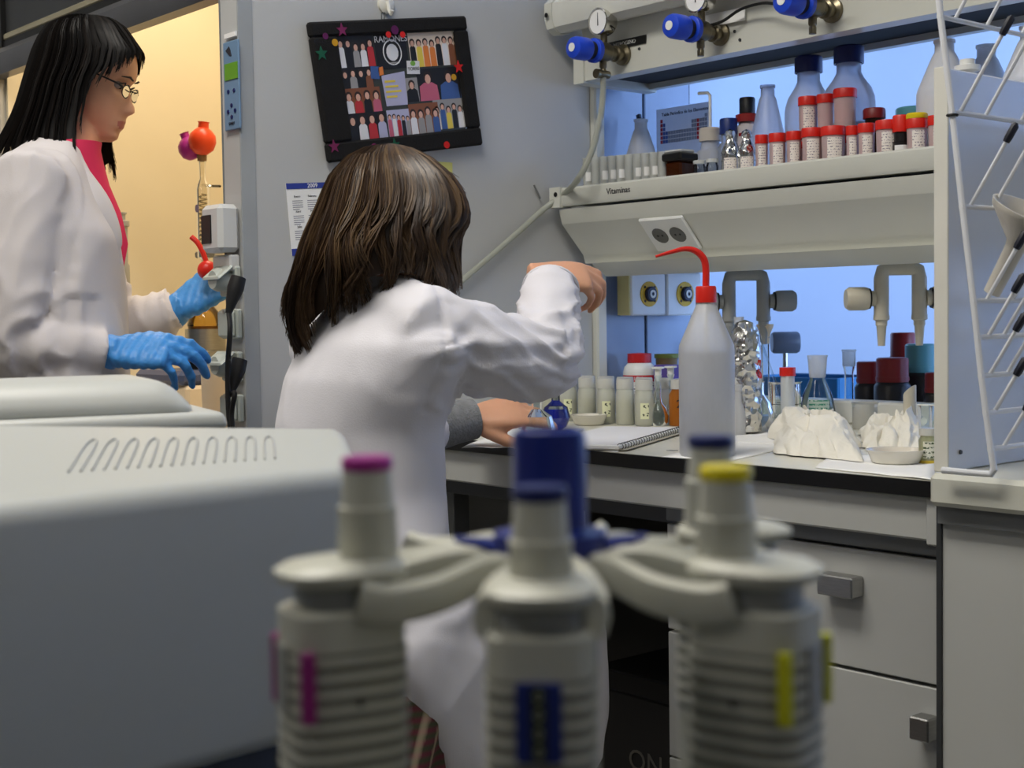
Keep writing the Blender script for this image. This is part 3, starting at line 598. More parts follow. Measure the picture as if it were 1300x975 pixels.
# ---------------------------------------------------------------- woman seated at the bench
D0 = 1.95
th = radians(56); SF = FH*cos(th)+RH*sin(th); SR = -FH*sin(th)+RH*cos(th)
base = at(470, 800, D=D0); base.z = 0; TB = Matrix.Translation(-base)
P1 = thing('person', 'seated person with long brown hair in white lab coat reaching over the bench', 'person', base)
sho = at(533, 418, D=1.84); elb = at(690, 453, D=1.97); wri = at(699, 368, D=2.10)
lsh = at(415, 440, D=2.08); lel = at(495, 560, D=2.26); lwr = at(592, 532, D=2.36)
hipz = .665; hipc = at(470, 825, D=1.94); hipc.z = hipz
t2 = radians(33); LF = FH*cos(t2)+RH*sin(t2); LR = -FH*sin(t2)+RH*cos(t2)
kR = hipc+LR*.065+LF*.36; kL = hipc-LR*.065+LF*.36; kR.z = kL.z = .67
hd = radians(34); HFc = (FH*cos(hd)+RH*sin(hd)); hz = (V((0, 0, 1))+HFc*.18-RH*.0).normalized(); hx = (HFc-V((0, 0, .25))).normalized()
hc = at(500, 298, D=1.95)
b = MB(TB); head(b, frame(hc, hx, hz))
b.chain([hc-hz*.05-hx*.02, at(492, 365, D=1.955), at(482, 410, D=1.96)], [.05, .052, .06], 14)
tor = [(hipc, .14, .11), (at(458, 700, D=D0), .125, .09), (at(455, 600, D=D0), .12, .08), (at(458, 500, D=D0), .125, .08), (at(470, 430, D=D0), .125, .07), (at(482, 400, D=D0), .08, .055)]
b.rings([(c, SR*x, SF*y) for c, x, y in tor], 18)
b.chain([sho, (sho+elb)/2, elb, (elb+wri)/2, wri], [.03, .034, .032, .03, .024]); b.chain([lsh, lel, (lel+lwr)/2, lwr], [.045, .036, .032, .023])
rdir = (RH*.86+FH*.34-ZU*.18).normalized(); rn = (ZU*.78-FH*.6+RH*.2).normalized()
hand(b, wri+(elb-wri).normalized()*-.016-RH*.018+ZU*.013, rdir, rn, +1, [(22, 40, 26), (30, 46, 30), (38, 50, 32), (46, 54, 34)], .80, 1.4, (.7, .2, -.75))
ldir = (RH*.93+FH*.25+ZU*.02).normalized(); ln = (ZU*.78-FH*.6).normalized()
hand(b, lwr+RH*.01, ldir, ln, -1, [(18, 30, 20), (22, 34, 22), (26, 36, 24), (30, 40, 24)], .9, .8, (.75, .5, -.35))
for k, s in ((kR, 1), (kL, -1)):
    h_ = hipc+LR*.065*s; f_ = k-LF*.02; f_.z = .33; b.chain([h_, (h_+k)/2, k, (k+f_)/2, f_], [.068, .06, .046, .044, .034]); b.chain([f_-ZU*.045, f_-ZU*.05+LF*.10, f_-ZU*.055+LF*.15], [.034, .032, .024])
body1 = baked(b, 'body', [SKIN, DENIM], P1, .0042, 3, paint=lambda c: 1 if c.z < .76 else 0)
# coat
c = MB(TB)
cr = [(hipc-ZU*.03, .175, .135), (hipc+ZU*.07, .18, .135), (at(458, 700, D=D0), .162, .108), (at(455, 620, D=D0), .152, .10), (at(455, 540, D=D0), .158, .102), (at(464, 480, D=D0)+SR*.012, .176, .100), (at(478, 436, D=D0)+SR*.02, .182, .094), (at(486, 404, D=D0)+SR*.015, .145, .082), (at(488, 378, D=D0), .08, .066), (at(492, 362, D=D0), .062, .06)]
c.rings([(p, SR*x, SF*y) for p, x, y in cr], 28)
c.chain([at(497, 392, D=1.93), at(515, 403, D=1.885), sho, at(600, 442, D=1.885), at(650, 456, D=1.935), elb], [.05, .056, .060, .060, .057, .052], 18)
cuff = wri+(wri-elb).normalized()*.006
c.tube([elb+(elb-wri).normalized()*.03, elb, elb+(wri-elb)*.35, elb+(wri-elb)*.7, cuff], [.03, .05, .047, .044, .041], 18)
c.chain([lsh+SR*.04, lsh, lel, lel+(lwr-lel)*.45], [.06, .06, .055, .047], 14)
# lap: coat skirt over the thighs, hanging down on the near side
sk_ = []
for s_, zt_, zb_, hw_ in ((-.13, .72, .66, .13), (-.09, .75, .62, .17), (-.05, .77, .54, .18), (0.0, .775, .44, .185), (.05, .775, .37, .185), (.12, .765, .36, .18), (.22, .755, .36, .17), (.31, .75, .35, .16), (.38, .74, .36, .15), (.42, .71, .40, .14), (.44, .66, .44, .11)):
    q = hipc+LF*s_; q.z = (zt_+zb_)/2; sk_.append((q, LR*hw_, ZU*(zt_-zb_)/2))
c.rings(sk_, 26, e=3.2)
E1 = elb-base; W1 = wri-base; S1 = sho-base; AX = (elb-sho).normalized(); HC = hipc-base
def ridge(x, y, z): return (1-min(1, 2.2*abs(noise.noise(V((x, y, z))))))**1.5
def coat_disp(p, n):
    d = .0015*nz(p, 30, 30, 10, 3.1)
    du_, tu = segd(p, S1, E1); df, tf = segd(p, E1, W1); q = (p-S1).dot(AX)
    if p.z > .86 and min(du_, df) < .10 and q > -.05:
        s = q if du_ < df else .27+tf*.2
        k = max(0, min(1, (q+.05)/.06)); near = math.exp(-((s-.25)/.12)**2)
        d += k*((.004+.009*near)*(ridge(s*13+1.5*n.z+p.z*6, n.z*1.1, .7+s*2)-.3)+.005*(ridge(s*7-2.5*n.z, p.z*9, 4.2)-.35))
    else:
        d += .007*(ridge(p.x*5+p.z*4, p.y*5, p.z*2.4+3)-.3)*min(1, max(.15, (1.08-p.z)*5))
    if du_ < .11 and p.z > .92: d -= .004*math.exp(-((q-.0)/.0045)**2); d += .0028*math.exp(-((q-.018)/.02)**2)*sin(p.z*170+nz(p, 20, 20, 20)*4)
    if p.z < .8: d += .012*nz(p, 7, 7, 4, 2.2)+.006*(ridge(p.x*9, p.y*9, p.z*4)-.3)
    return d
baked(c, 'lab_coat', COAT, P1, .006, 12, coat_disp)
g = MB(TB); g.tube([lel+(lwr-lel)*.35, lel+(lwr-lel)*.6, lel+(lwr-lel)*.85, lwr+RH*.012], [.04, .038, .036, .034], 18); g.build('knit_cuff', mat('grey_knit', (128, 130, 132), .9, vary=.15, vscale=90, bump=.4, bscale=250), P1)
# cuff hem of the raised sleeve
hm = MB(TB); ax = (wri-elb).normalized(); u_ = ax.cross(ZU).normalized(); v_ = ax.cross(u_)
hm.tube([cuff-ax*.004+u_*.0405*cos(2*pi*k/28)+v_*.0405*sin(2*pi*k/28) for k in range(29)], .0028, 6, caps=False); hm.build('cuff_hem', COAT, P1)
# collar
cl_ = MB(TB); nb = at(490, 366, D=D0)
cl_.grid(lambda i, j: nb+SR*(.066+.012*j)*cos(2*pi*i)+SF*(.062+.010*j)*sin(2*pi*i)+ZU*(.022-.04*j), 40, 4); cl_.build('collar', COAT, P1)
HB_ = [mat('hair_brown_dark', (50, 36, 26), .42, vary=.2, vscale=30, spec=.45), mat('hair_brown', (74, 56, 40), .4, vary=.2, vscale=30, spec=.5), mat('hair_brown_light', (92, 72, 50), .4, vary=.2, vscale=30, spec=.5)]
rows = [(184, 486, 500, .012, .02), (190, 462, 525, .05, .015), (203, 440, 547, .078, .01), (225, 422, 573, .096, .0), (248, 412, 586, .105, -.0), (268, 405, 590, .108, -.005), (285, 398, 587, .108, -.01), (300, 393, 577, .106, -.015), (320, 387, 574, .104, -.02), (345, 380, 576, .098, -.02), (370, 371, 579, .090, -.01), (400, 366, 580, .08, .0), (425, 366, 582, .07, .01), (450, 376, 585, .062, .015)]
RG1 = Rings(rows, 1.95)
def end1(ph):
    s = cos(ph); tab = [(1.01, 374), (.8, 372), (.5, 366), (.2, 366), (-.1, 376), (-.35, 396), (-.6, 420), (-.8, 440), (-1.01, 450)]
    v = lerp(tab, s)
    if sin(ph) < 0: v = min(v, 400) if s < .2 else v
    return RG1.tv(v)
front = math.atan2(-HFc.dot(FH), HFc.dot(RH)) % (2*pi)
def skip1(ph): return False
def end1b(ph):
    e = end1(ph); d_ = abs((ph-front+pi) % (2*pi)-pi)
    return min(e, RG1.tv(250)) if d_ < .75 else e
strands('hair', P1, HB_, RG1, end1b, 3400, TB, 11, r0=.0012, wave=.011, curl=1.25, clumps=70)
# plaid skirt panel at the seat
PL = mat('plaid', (92, 70, 66), .85, vary=.0)
nt = PL.node_tree; bsdf = nt.nodes['Principled BSDF']; tc = nt.nodes.new('ShaderNodeTexCoord'); w1 = nt.nodes.new('ShaderNodeTexWave'); w1.inputs['Scale'].default_value = 22; w1.bands_direction = 'Z'; w2 = nt.nodes.new('ShaderNodeTexWave'); w2.inputs['Scale'].default_value = 16; w2.bands_direction = 'X'
for q in (w1, w2): nt.links.new(tc.outputs['Object'], q.inputs['Vector'])
r1 = nt.nodes.new('ShaderNodeValToRGB'); r1.color_ramp.elements[0].color = lin((130, 40, 66)); r1.color_ramp.elements[1].color = lin((70, 84, 52)); r2 = nt.nodes.new('ShaderNodeValToRGB'); r2.color_ramp.elements[0].position = .85; r2.color_ramp.elements[0].color = lin((60, 50, 44)); r2.color_ramp.elements[1].color = lin((206, 190, 160))
mx = nt.nodes.new('ShaderNodeMix'); mx.data_type = 'RGBA'; mx.inputs['Factor'].default_value = .5; nt.links.new(w1.outputs['Fac'], r1.inputs[0]); nt.links.new(w2.outputs['Fac'], r2.inputs[0]); nt.links.new(r1.outputs[0], mx.inputs['A']); nt.links.new(r2.outputs[0], mx.inputs['B']); nt.links.new(mx.outputs['Result'], bsdf.inputs['Base Color'])
pk = MB(TB)
def plaidf(i, j):
    q = hipc+LF*(-.17+.12*i)+LR*(.135+.03*i+.008*sin(9*i+4*j)); q.z = .645-(.19-.05*i)*j; return q
pk.grid(plaidf, 16, 12); sk2 = pk.build('skirt', PL, P1); sm = sk2.modifiers.new('t', 'SOLIDIFY'); sm.thickness = .004
# stool
st_c = hipc.copy(); st_c.z = 0
stl = thing('lab_stool', 'lab stool with round black seat and bent reddish wood hoop under the seated person', 'stool', st_c)
MB().lathe([(0, .545), (.12, .545), (.135, .555), (.14, .57), (.135, .585), (.11, .592), (0, .592)], 32).build('seat', BLACKRUB, stl)
WOOD = mat('bent_wood', (128, 58, 32), .4, vary=.2, vscale=40, stretch=(1, 1, .2))
hb = []
for k in range(13): a_ = pi*k/12; hb.append(LR*.15+LF*(.07*-cos(a_)-.10)+ZU*(.33+.205*sin(a_)))
MB().tube([tuple(q) for q in [hb[0]-ZU*.28]+hb+[hb[-1]-ZU*.28]], .014, 12).build('wooden_hoop', WOOD, stl)
hb2 = [q-LR*.30 for q in hb]; MB().tube([tuple(q) for q in [hb2[0]-ZU*.28]+hb2+[hb2[-1]-ZU*.28]], .014, 12).build('wooden_hoop', WOOD, stl)
MB().cyl(.022, .05, .545, 16).build('column', DGREY, stl)
for k in range(5): a_ = 2*pi*k/5; MB().tube([(0, 0, .06), (.24*cos(a_), .24*sin(a_), .03)], .016, 8).build('leg', DGREY, stl)

# ---------------------------------------------------------------- woman standing at the fume hood
D1 = 2.5; th = radians(76); F2 = FH*cos(th)+RH*sin(th); R2_ = -FH*sin(th)+RH*cos(th)
base2 = at(72, 480, D=D1); base2.z = 0; T2B = Matrix.Translation(-base2)
P2 = thing('person', 'standing person with black hair, glasses and blue gloves at the fume hood', 'person', base2)
hf = radians(91); HF2 = FH*cos(hf)+RH*sin(hf); tilt = radians(17)
hx2 = (HF2*cos(tilt)-ZU*sin(tilt)).normalized(); hz2 = (ZU*cos(tilt)+HF2*sin(tilt)).normalized()
HSC = 1.0
hc2 = at(114.5, 99.5, D=2.55); HM = frame(hc2, hx2, hz2)@Matrix.Scale(.86, 4)
b = MB(T2B); head(b, HM)
b.chain([hc2-hz2*.055-hx2*.02, at(94, 182, D=2.53), at(74, 222, D=2.5)], [.043, .044, .058], 16)
sh2 = at(36, 232, D=2.345); el2 = at(8, 432, D=2.33); wr2 = at(132, 447, D=2.40)
shf = at(92, 236, D=2.64); elf = at(138, 425, D=2.66); wrf = at(222, 393, D=2.66)
b.rings([(at(u, v, D=D1), R2_*x, F2*y) for u, v, x, y in ((75, 640, .14, .10), (75, 520, .125, .085), (72, 420, .12, .08), (68, 320, .125, .08), (62, 250, .12, .07), (66, 218, .09, .055))], 18)
b.chain([sh2, (sh2+el2)/2, el2, (el2+wr2)/2, wr2], [.042, .038, .034, .032, .024]); b.chain([shf, elf, wrf], [.042, .034, .024])
for s in (-1, 1):
    h_ = at(75, 640, D=D1)+R2_*.08*s; k = h_.copy(); k.z = .48; f_ = h_-F2*.03; f_.z = .09; b.chain([h_, (h_+k)/2, k, (k+f_)/2, f_], [.085, .075, .058, .055, .04]); b.chain([f_-ZU*.045, f_-ZU*.05+F2*.10, f_-ZU*.055+F2*.16], [.035, .033, .026])
HMi = (T2B@HM).inverted()
def paint2(c):
    if c.z < 1.0: return 1
    q = HMi@c
    if q.x > .07 and abs(q.y) < .021-.9*abs(q.z+.0745) and -.0835 < q.z < -.0655: return 2
    return 0
baked(b, 'body', [SKIN, DENIM, LIP], P2, .0036, 2, paint=paint2)
HT = T2B@HM
for s in (-1, 1):
    MB(HT).ell((.0685, s*.031, .0005), (.0112, .0125, .0085), 14, 10).build('eye', mat('eye_white', (150, 138, 130), .25), P2)
    MB(HT).ell((.0752, s*.031, -.002), (.005, .0052, .005), 12, 8).build('iris', mat('iris_brown', (40, 26, 18), .2), P2)
    MB(HT).tube([(.080, s*.018, .0015), (.0845, s*.031, .0085), (.074, s*.045, .003)], .0016, 6).build('eyelid', mat('lash', (40, 28, 26), .6), P2)
    MB(HT).tube([(.0925, s*.014, .0185), (.0905, s*.03, .0225), (.078, s*.047, .0185)], [.002, .0024, .001], 6).build('eyebrow', mat('brow_hair', (28, 20, 18), .7), P2)
gl = MB(HT)
for s in (-1, 1):
    ring = [(.0925-.004*abs(cos(2*pi*k/28)), s*.0315+.0225*cos(2*pi*k/28), -.008+.0135*sin(2*pi*k/28)) for k in range(29)]
    gl.tube(ring, .0011, 6, caps=False)
    gl.tube([(.0885, s*.054, -.003), (.082, s*.066, .001), (.06, s*.078, .004), (.0, s*.082, .012), (-.02, s*.08, .002)], [.0022, .0022, .0019, .0016, .0014], 6)
gl.tube([(.0945, -.009, -.005), (.103, 0, -.002), (.0945, .009, -.005)], .0011, 6)
gs = gl.build('glasses', BLACKRUB, P2)
for s in (-1, 1): ln_ = MB(HT@Matrix.Translation((.090, s*.0315, -.008))@Matrix.Rotation(pi/2, 4, 'Y')); ln_.add([(.013*sin(2*pi*k/24), .0218*cos(2*pi*k/24), 0) for k in range(24)], [tuple(range(24))]); ln_.build('lens', GLASS, gs)
# coat
c = MB(T2B)
c.rings([(at(u, v, D=D1), R2_*x, F2*y) for u, v, x, y in ((75, 840, .24, .19), (75, 700, .215, .165), (76, 590, .195, .14), (77, 500, .18, .116), (76, 430, .175, .113), (72, 360, .175, .113), (68, 300, .178, .112), (58, 250, .178, .10), (58, 222, .165, .085), (64, 202, .12, .068), (74, 188, .075, .055), (80, 180, .06, .05))], 30)
c.chain([sh2-R2_*.05, sh2+ZU*.0, at(24, 330, D=2.335), el2], [.066, .064, .060, .058], 18)
c2_ = wr2+(wr2-el2).normalized()*.0
c.tube([el2-(wr2-el2).normalized()*.04, el2, el2+(wr2-el2)*.4, el2+(wr2-el2)*.8, c2_], [.03, .057, .053, .044, .038], 18)
c.chain([shf+R2_*.05, shf, elf], [.062, .062, .056], 16); c.tube([elf-(wrf-elf).normalized()*.03, elf, elf+(wrf-elf)*.5, wrf], [.03, .055, .048, .04], 16)
EB, SB, WB = el2-base2, sh2-base2, wr2-base2; EF, WF = elf-base2, wrf-base2
def coat2_disp(p, n):
    d = .0015*nz(p, 26, 26, 8, 4.0); d1, t1 = segd(p, SB, EB); d2, t2 = segd(p, EB, WB); d3, t3 = segd(p, EF, WF); k = n.dot(RH)
    if min(d1, d2) < .09:
        s = t1*.28 if d1 < d2 else .28+t2*.2; near = math.exp(-((s-.28)/.12)**2)
        d += (.003+.010*near)*(ridge(s*12+1.6*k, k*1.2+p.z*3, s*2)-.3)
    elif d3 < .08: d += .007*(ridge(t3*4+k, k, 2.2)-.3)
    else: d += .009*(ridge(p.x*6+p.y*5, p.z*1.6, 8.1)-.3)
    return d
baked(c, 'lab_coat', COAT2, P2, .007, 5, coat2_disp)
lp = MB(T2B)
for s, off in ((1, .0), (-1, .0)):
    pa = [at(84, 186, D=D1)+R2_*s*.055, at(98, 222, D=D1)+R2_*s*.07, at(125, 262, D=D1)+R2_*s*.062, at(143, 302, D=D1)+R2_*s*.045, at(150, 335, D=D1)+R2_*s*.03]
    lp.tube(bez([q+F2*.006 for q in pa], 24), [.004+.020*sin(pi*min(1, (i+1)/22))**.6 for i in range(len(bez(pa, 24)))], 10, flat=(1, .22))
lp.build('lapels', COAT2, P2)
PINK = mat('pink_shirt', (226, 48, 92), .7, vary=.08, vscale=20)
ps = MB(T2B); ps.rings([(at(u, v, D=D1), R2_*x, F2*y) for u, v, x, y in ((84, 345, .022, .098), (80, 310, .034, .112), (74, 270, .045, .108), (74, 235, .05, .088), (80, 208, .056, .070), (88, 190, .054, .054), (93, 181, .05, .049))], 22); ps.build('shirt', PINK, P2)
for nm, wr, dr, nr, tb, cu, sc_, td in (('glove', wr2+RH*.012, (RH*.96+FH*.12-ZU*.10), (ZU*.80-FH*.62), 1, [(22, 30, 18), (30, 34, 20), (38, 38, 22), (45, 40, 22)], 1.0, (.72, .5, -.5)), ('glove', wrf+(wrf-elf).normalized()*.008, (RH*.80+ZU*.55+FH*.05), (-RH*.25-FH*.75+ZU*.5), 1, [(40, 60, 40), (50, 65, 40), (55, 65, 40), (55, 65, 40)], 1.0, (.75, .35, -.6))):
    gm = MB(T2B); hand(gm, wr, V(dr), V(nr), tb, cu, sc_, .9, td, fat=1.06)
    dn = V(dr).normalized(); gm.tube([wr-dn*.035, wr-dn*.02, wr+dn*.01], [.034, .031, .028], 16)
    baked(gm, nm, GLOVE, P2, .0032, 2, lambda p, n: .0016*nz(p, 60, 60, 60, 1.0)+.0010*sin(p.x*330+p.y*210))
HBK = [mat('hair_black', (12, 10, 10), .52, vary=.2, spec=.3), mat('hair_black_soft', (19, 16, 15), .5, vary=.2, spec=.3), mat('hair_black_warm', (28, 23, 20), .5, vary=.2, spec=.3)]
rows2 = [(21, 104, 118, .012, 0), (25, 82, 140, .045, 0), (34, 66, 153, .068, 0), (50, 56, 165, .085, 0), (68, 48, 177, .09, 0), (90, 41, 174, .09, 0), (115, 34, 160, .09, 0), (140, 26, 158, .09, 0), (165, 14, 158, .092, .0), (185, 2, 166, .096, .0), (205, -10, 176, .1, .0), (230, -14, 180, .1, 0)]
RG2 = Rings(rows2, 2.54)
def end2(ph):
    s = cos(ph)
    if sin(ph) >= 0: v = lerp([(1.01, 74), (.93, 80), (.75, 97), (.6, 110), (.5, 120), (.45, 150), (.38, 192), (.2, 208), (-.15, 210), (-.5, 206), (-.8, 198), (-1.01, 192)], s)
    else: v = lerp([(1.01, 72), (.9, 80), (.75, 96), (.6, 108), (.5, 215), (.3, 226), (0, 215), (-.6, 206), (-1.01, 192)], s)
    return RG2.tv(v)
strands('hair', P2, HBK, RG2, end2, 3000, T2B, 5, r0=.0013, wave=.003, curl=.7, clumps=80)
# ================================================================ things on the end wall
def wallpt(u, v, off=0.0): return at(u, v, X=XW+off)
fr0 = V((0, 0, 0))
pa, pb, pc, pd = wallpt(390, 32), wallpt(587, 20), wallpt(604, 187), wallpt(407, 206)
ctr = (pa+pb+pc+pd)/4; ctr.x = XW+.004; ex = ((pb-pa)+(pc-pd)).normalized(); ez = ((pa-pd)+(pb-pc)); ez = (ez-ex*ez.dot(ex)).normalized()
fw = ((pb-pa).length+(pc-pd).length)/4; fh_ = ((pa-pd).length+(pb-pc).length)/4
pf = bpy.data.objects.new('picture_frame', None); COL.objects.link(pf); tag(pf, 'tilted black felt picture frame with star stickers and group photo collage', 'picture frame')
pf.matrix_world = Matrix(((ex.x, ez.x, 1, ctr.x), (ex.y, ez.y, 0, ctr.y), (ex.z, ez.z, 0, ctr.z), (0, 0, 0, 1)))
# local x along the wall, local y up, local z out of the wall
FELT = mat('black_felt', (15, 14, 15), .95, vary=.2, vscale=60, bump=.3, bscale=400)
ix, iy = fw*.75, fh_*.755; ox = .012; oy = .004
for nm, bx in (('frame_bar', (-fw, fw, iy+oy, fh_)), ('frame_bar', (-fw, fw, -fh_, -iy+oy)), ('frame_bar', (-fw, -ix+ox, -iy+oy, iy+oy)), ('frame_bar', (ix+ox, fw, -iy+oy, iy+oy))):
    MB().box(bx[0], bx[1], bx[2], bx[3], 0, .016, .004).build(nm, FELT, pf)
cg = MB().box(-ix+ox, ix+ox, -iy+oy, iy+oy, .001, .005).build('collage', mat('collage_ground', (58, 62, 60), .3), pf)
def flat(pts, m, z, name='print', parent=cg): return MB().prism(pts, 'z', z, z+.0004).build(name, m, parent, smooth=0)
def disc(x, y, rx, ry, n=14): return [(x+rx*cos(2*pi*k/n), y+ry*sin(2*pi*k/n)) for k in range(n)]
COLS = {k: mat('print_'+k, v, .45) for k, v in dict(skin=(214, 168, 148), hair=(46, 32, 28), white=(222, 222, 226), red=(186, 50, 56), black=(24, 24, 28), blue=(62, 92, 150), orange=(222, 128, 60), yellow=(224, 200, 80), grey=(150, 148, 148), pink=(190, 96, 120), brown=(128, 78, 52), lilac=(176, 176, 206), dark=(40, 40, 42), cream=(232, 214, 196), green=(120, 170, 70)).items()}
def photo(x0, x1, y0, y1, bg, people, z=.0052, seed=1):
    rnd = random.Random(seed); mb = MB(); mats_ = [COLS[bg], COLS['skin'], COLS['hair']]+[COLS[c] for c in people]; mb.prism([(x0, y0), (x1, y0), (x1, y1), (x0, y1)], 'z', z, z+.0005)
    n = len(people); w_ = (x1-x0)/n; h = y1-y0
    for i in range(n):
        cx = x0+w_*(i+.5); hr = min(w_*.36, h*.15); hy = y0+h*(.68+rnd.uniform(-.06, .08)); sw = w_*.46
        mb.cur = 3+i; mb.prism([(max(x0, cx-sw), y0), (min(x1, cx+sw), y0), (min(x1, cx+sw*.9), hy-hr*1.5), (cx+sw*.4, hy-hr*.8), (cx-sw*.4, hy-hr*.8), (max(x0, cx-sw*.9), hy-hr*1.5)], 'z', z+.0005, z+.0007)
        mb.cur = 2; mb.prism(disc(cx, hy+hr*.25, hr*1.15, min(hr*1.3, y1-hy-hr*.25), 10), 'z', z+.0007, z+.0009); mb.cur = 1; mb.prism(disc(cx, hy-hr*.1, hr*.75, hr*1.0, 10), 'z', z+.0009, z+.0011)
    return mb.build('photo', mats_, cg, smooth=0)
def X(f): return -ix+ox+2*ix*f
def Y_(f): return -iy+oy+2*iy*f
photo(X(0), X(.30), Y_(.70), Y_(1), 'dark', ['white', 'black', 'grey', 'white', 'red'], seed=2)
photo(X(0), X(.26), Y_(.50), Y_(.70), 'black', ['black', 'grey', 'black', 'brown'], seed=3)
photo(X(0), X(.30), Y_(.26), Y_(.50), 'brown', ['white', 'red', 'black', 'pink'], seed=4)
photo(X(0), X(.32), Y_(0), Y_(.26), 'black', ['black', 'white', 'red', 'lilac'], seed=5)
photo(X(.33), X(.52), Y_(0), Y_(.26), 'lilac', ['pink', 'white', 'red', 'black', 'grey'], seed=6)
photo(X(.52), X(.78), Y_(0), Y_(.30), 'brown', ['white', 'grey', 'grey', 'blue'], seed=7, z=.0056)
photo(X(.74), X(1), Y_(.02), Y_(.32), 'grey', ['white', 'blue', 'yellow', 'black', 'white'], seed=8)
photo(X(.63), X(1), Y_(.32), Y_(.64), 'black', ['pink', 'blue'], seed=9)
photo(X(.60), X(1), Y_(.66), Y_(1), 'cream', ['black', 'yellow', 'orange', 'orange', 'black', 'white', 'brown'], seed=10)
photo(X(.52), X(.63), Y_(.32), Y_(.56), 'grey', ['black'], seed=12)
flat([(X(.31), Y_(.66)), (X(.58), Y_(.66)), (X(.58), Y_(1)), (X(.31), Y_(1))], COLS['black'], .0053, 'photo')
text('lettering', 'RAMONES', .017, COLS['white'], cg, (X(.45), Y_(.95), .0062), (1, 0, 0), (0, 1, 0))
rg = MB(); rg.tube([(X(.45)+.021*cos(2*pi*k/24), Y_(.82)+.023*sin(2*pi*k/24), .006) for k in range(25)], .0012, 5, caps=False); rg.prism(disc(X(.45), Y_(.82), .014, .016), 'z', .0058, .0063); rg.build('round_badge', COLS['white'], cg)
MB().box(X(.405), X(.5), Y_(.71), Y_(.725), .0058, .0062).build('caption_bar', COLS['grey'], cg)
flat([(X(.34), Y_(.30)), (X(.52), Y_(.30)), (X(.53), Y_(.63)), (X(.33), Y_(.60))], COLS['lilac'], .0054, 'paper_note')
for k in range(4): flat([(X(.35), Y_(.53-.05*k)), (X(.44+.02*(k % 3)), Y_(.53-.05*k)), (X(.44+.02*(k % 3)), Y_(.55-.05*k)), (X(.35), Y_(.55-.05*k))], COLS['yellow'], .0059, 'highlight_line')
flat([(X(.55), Y_(.60)), (X(.66), Y_(.59)), (X(.67), Y_(.72)), (X(.56), Y_(.73))], COLS['white'], .0062, 'card'); flat(disc(X(.61), Y_(.70), .006, .005), COLS['green'], .0067, 'card_dot')
text('lettering', 'TORRE', .009, COLS['dark'], cg, (X(.61), Y_(.645), .0068), (1, 0, 0), (0, 1, 0))
flat([(X(.24), Y_(.58)), (X(.31), Y_(.57)), (X(.32), Y_(.69)), (X(.25), Y_(.70))], COLS['blue'], .0062, 'card'); flat([(X(.31), Y_(.60)), (X(.35), Y_(.61)), (X(.35), Y_(.69)), (X(.31), Y_(.68))], COLS['orange'], .0062, 'card')
MB().box(X(1)-.001, X(1)+.0015, Y_(.0), Y_(1), .005, .009).build('glass_edge', CHROME, cg)
def star(x, y, r): return [(x+(r if k % 2 == 0 else r*.42)*sin(pi*k/5), y+(r if k % 2 == 0 else r*.42)*cos(pi*k/5)) for k in range(10)]
def loc2(u, v): q = pf.matrix_world.inverted()@wallpt(u, v, .02); return q.x, q.y
ST = {k: mat('felt_'+k, c, .9, vary=.1) for k, c in dict(mag=(118, 34, 84), red=(206, 30, 30), green=(14, 84, 62), yel=(196, 146, 30), pur=(88, 22, 80))  .items()} if False else {k: mat('felt_'+k, c, .9, vary=.1) for k, c in dict(mag=(118, 34, 84), red=(206, 30, 30), green=(14, 84, 62), yel=(196, 146, 30), pur=(88, 22, 80)).items()}
for u, v, r, c in ((434, 38, .013, 'mag'), (408, 68, .014, 'green'), (582, 85, .013, 'red'), (424, 186, .013, 'mag'), (501, 184, .013, 'green')): MB().prism(star(*loc2(u, v), r), 'z', .0161, .0172).build('star_sticker', ST[c], pf, smooth=0)
for u, v, r, c in ((413, 46, .006, 'pur'), (425, 54, .0065, 'yel'), (501, 38, .0085, 'pur'), (493, 44, .006, 'red'), (511, 44, .006, 'red'), (576, 98, .006, 'yel'), (567, 184, .007, 'red'), (475, 186, .006, 'mag')): MB().prism(disc(*loc2(u, v), r, r), 'z', .0161, .0170).build('dot_sticker', ST[c], pf, smooth=0)
q = wallpt(489, 6); hk = thing('wall_hook', 'white round adhesive hook holding the felt frame', 'hook', q)
MB(frame((0, 0, 0), (0, 1, 0), (1, 0, 0))).lathe([(0, 0), (.018, 0), (.018, .005), (.015, .007), (0, .007)], 24).build('pad', mat('hook_white', (218, 216, 206), .35), hk)
MB().tube([(.008, 0, .004), (.012, 0, -.012), (.018, 0, -.02), (.022, 0, -.014)], .004, 8).build('peg', mat('hook_white', (218, 216, 206), .35), hk)
tp = loc2(489, 22); MB().tube([(tp[0]-.003, fh_, .008), (tp[0]-.004, fh_+.012, .012), (tp[0]+.004, fh_+.012, .012), (tp[0]+.003, fh_, .008)], .0012, 6).build('hanging_loop', MGREY, pf)
# calendar
pa, pd = wallpt(362, 233), wallpt(370, 325); ez = (pa-pd).normalized(); ex = V((0, ez.z, -ez.y)); ex = ex if ex.y > 0 else -ex
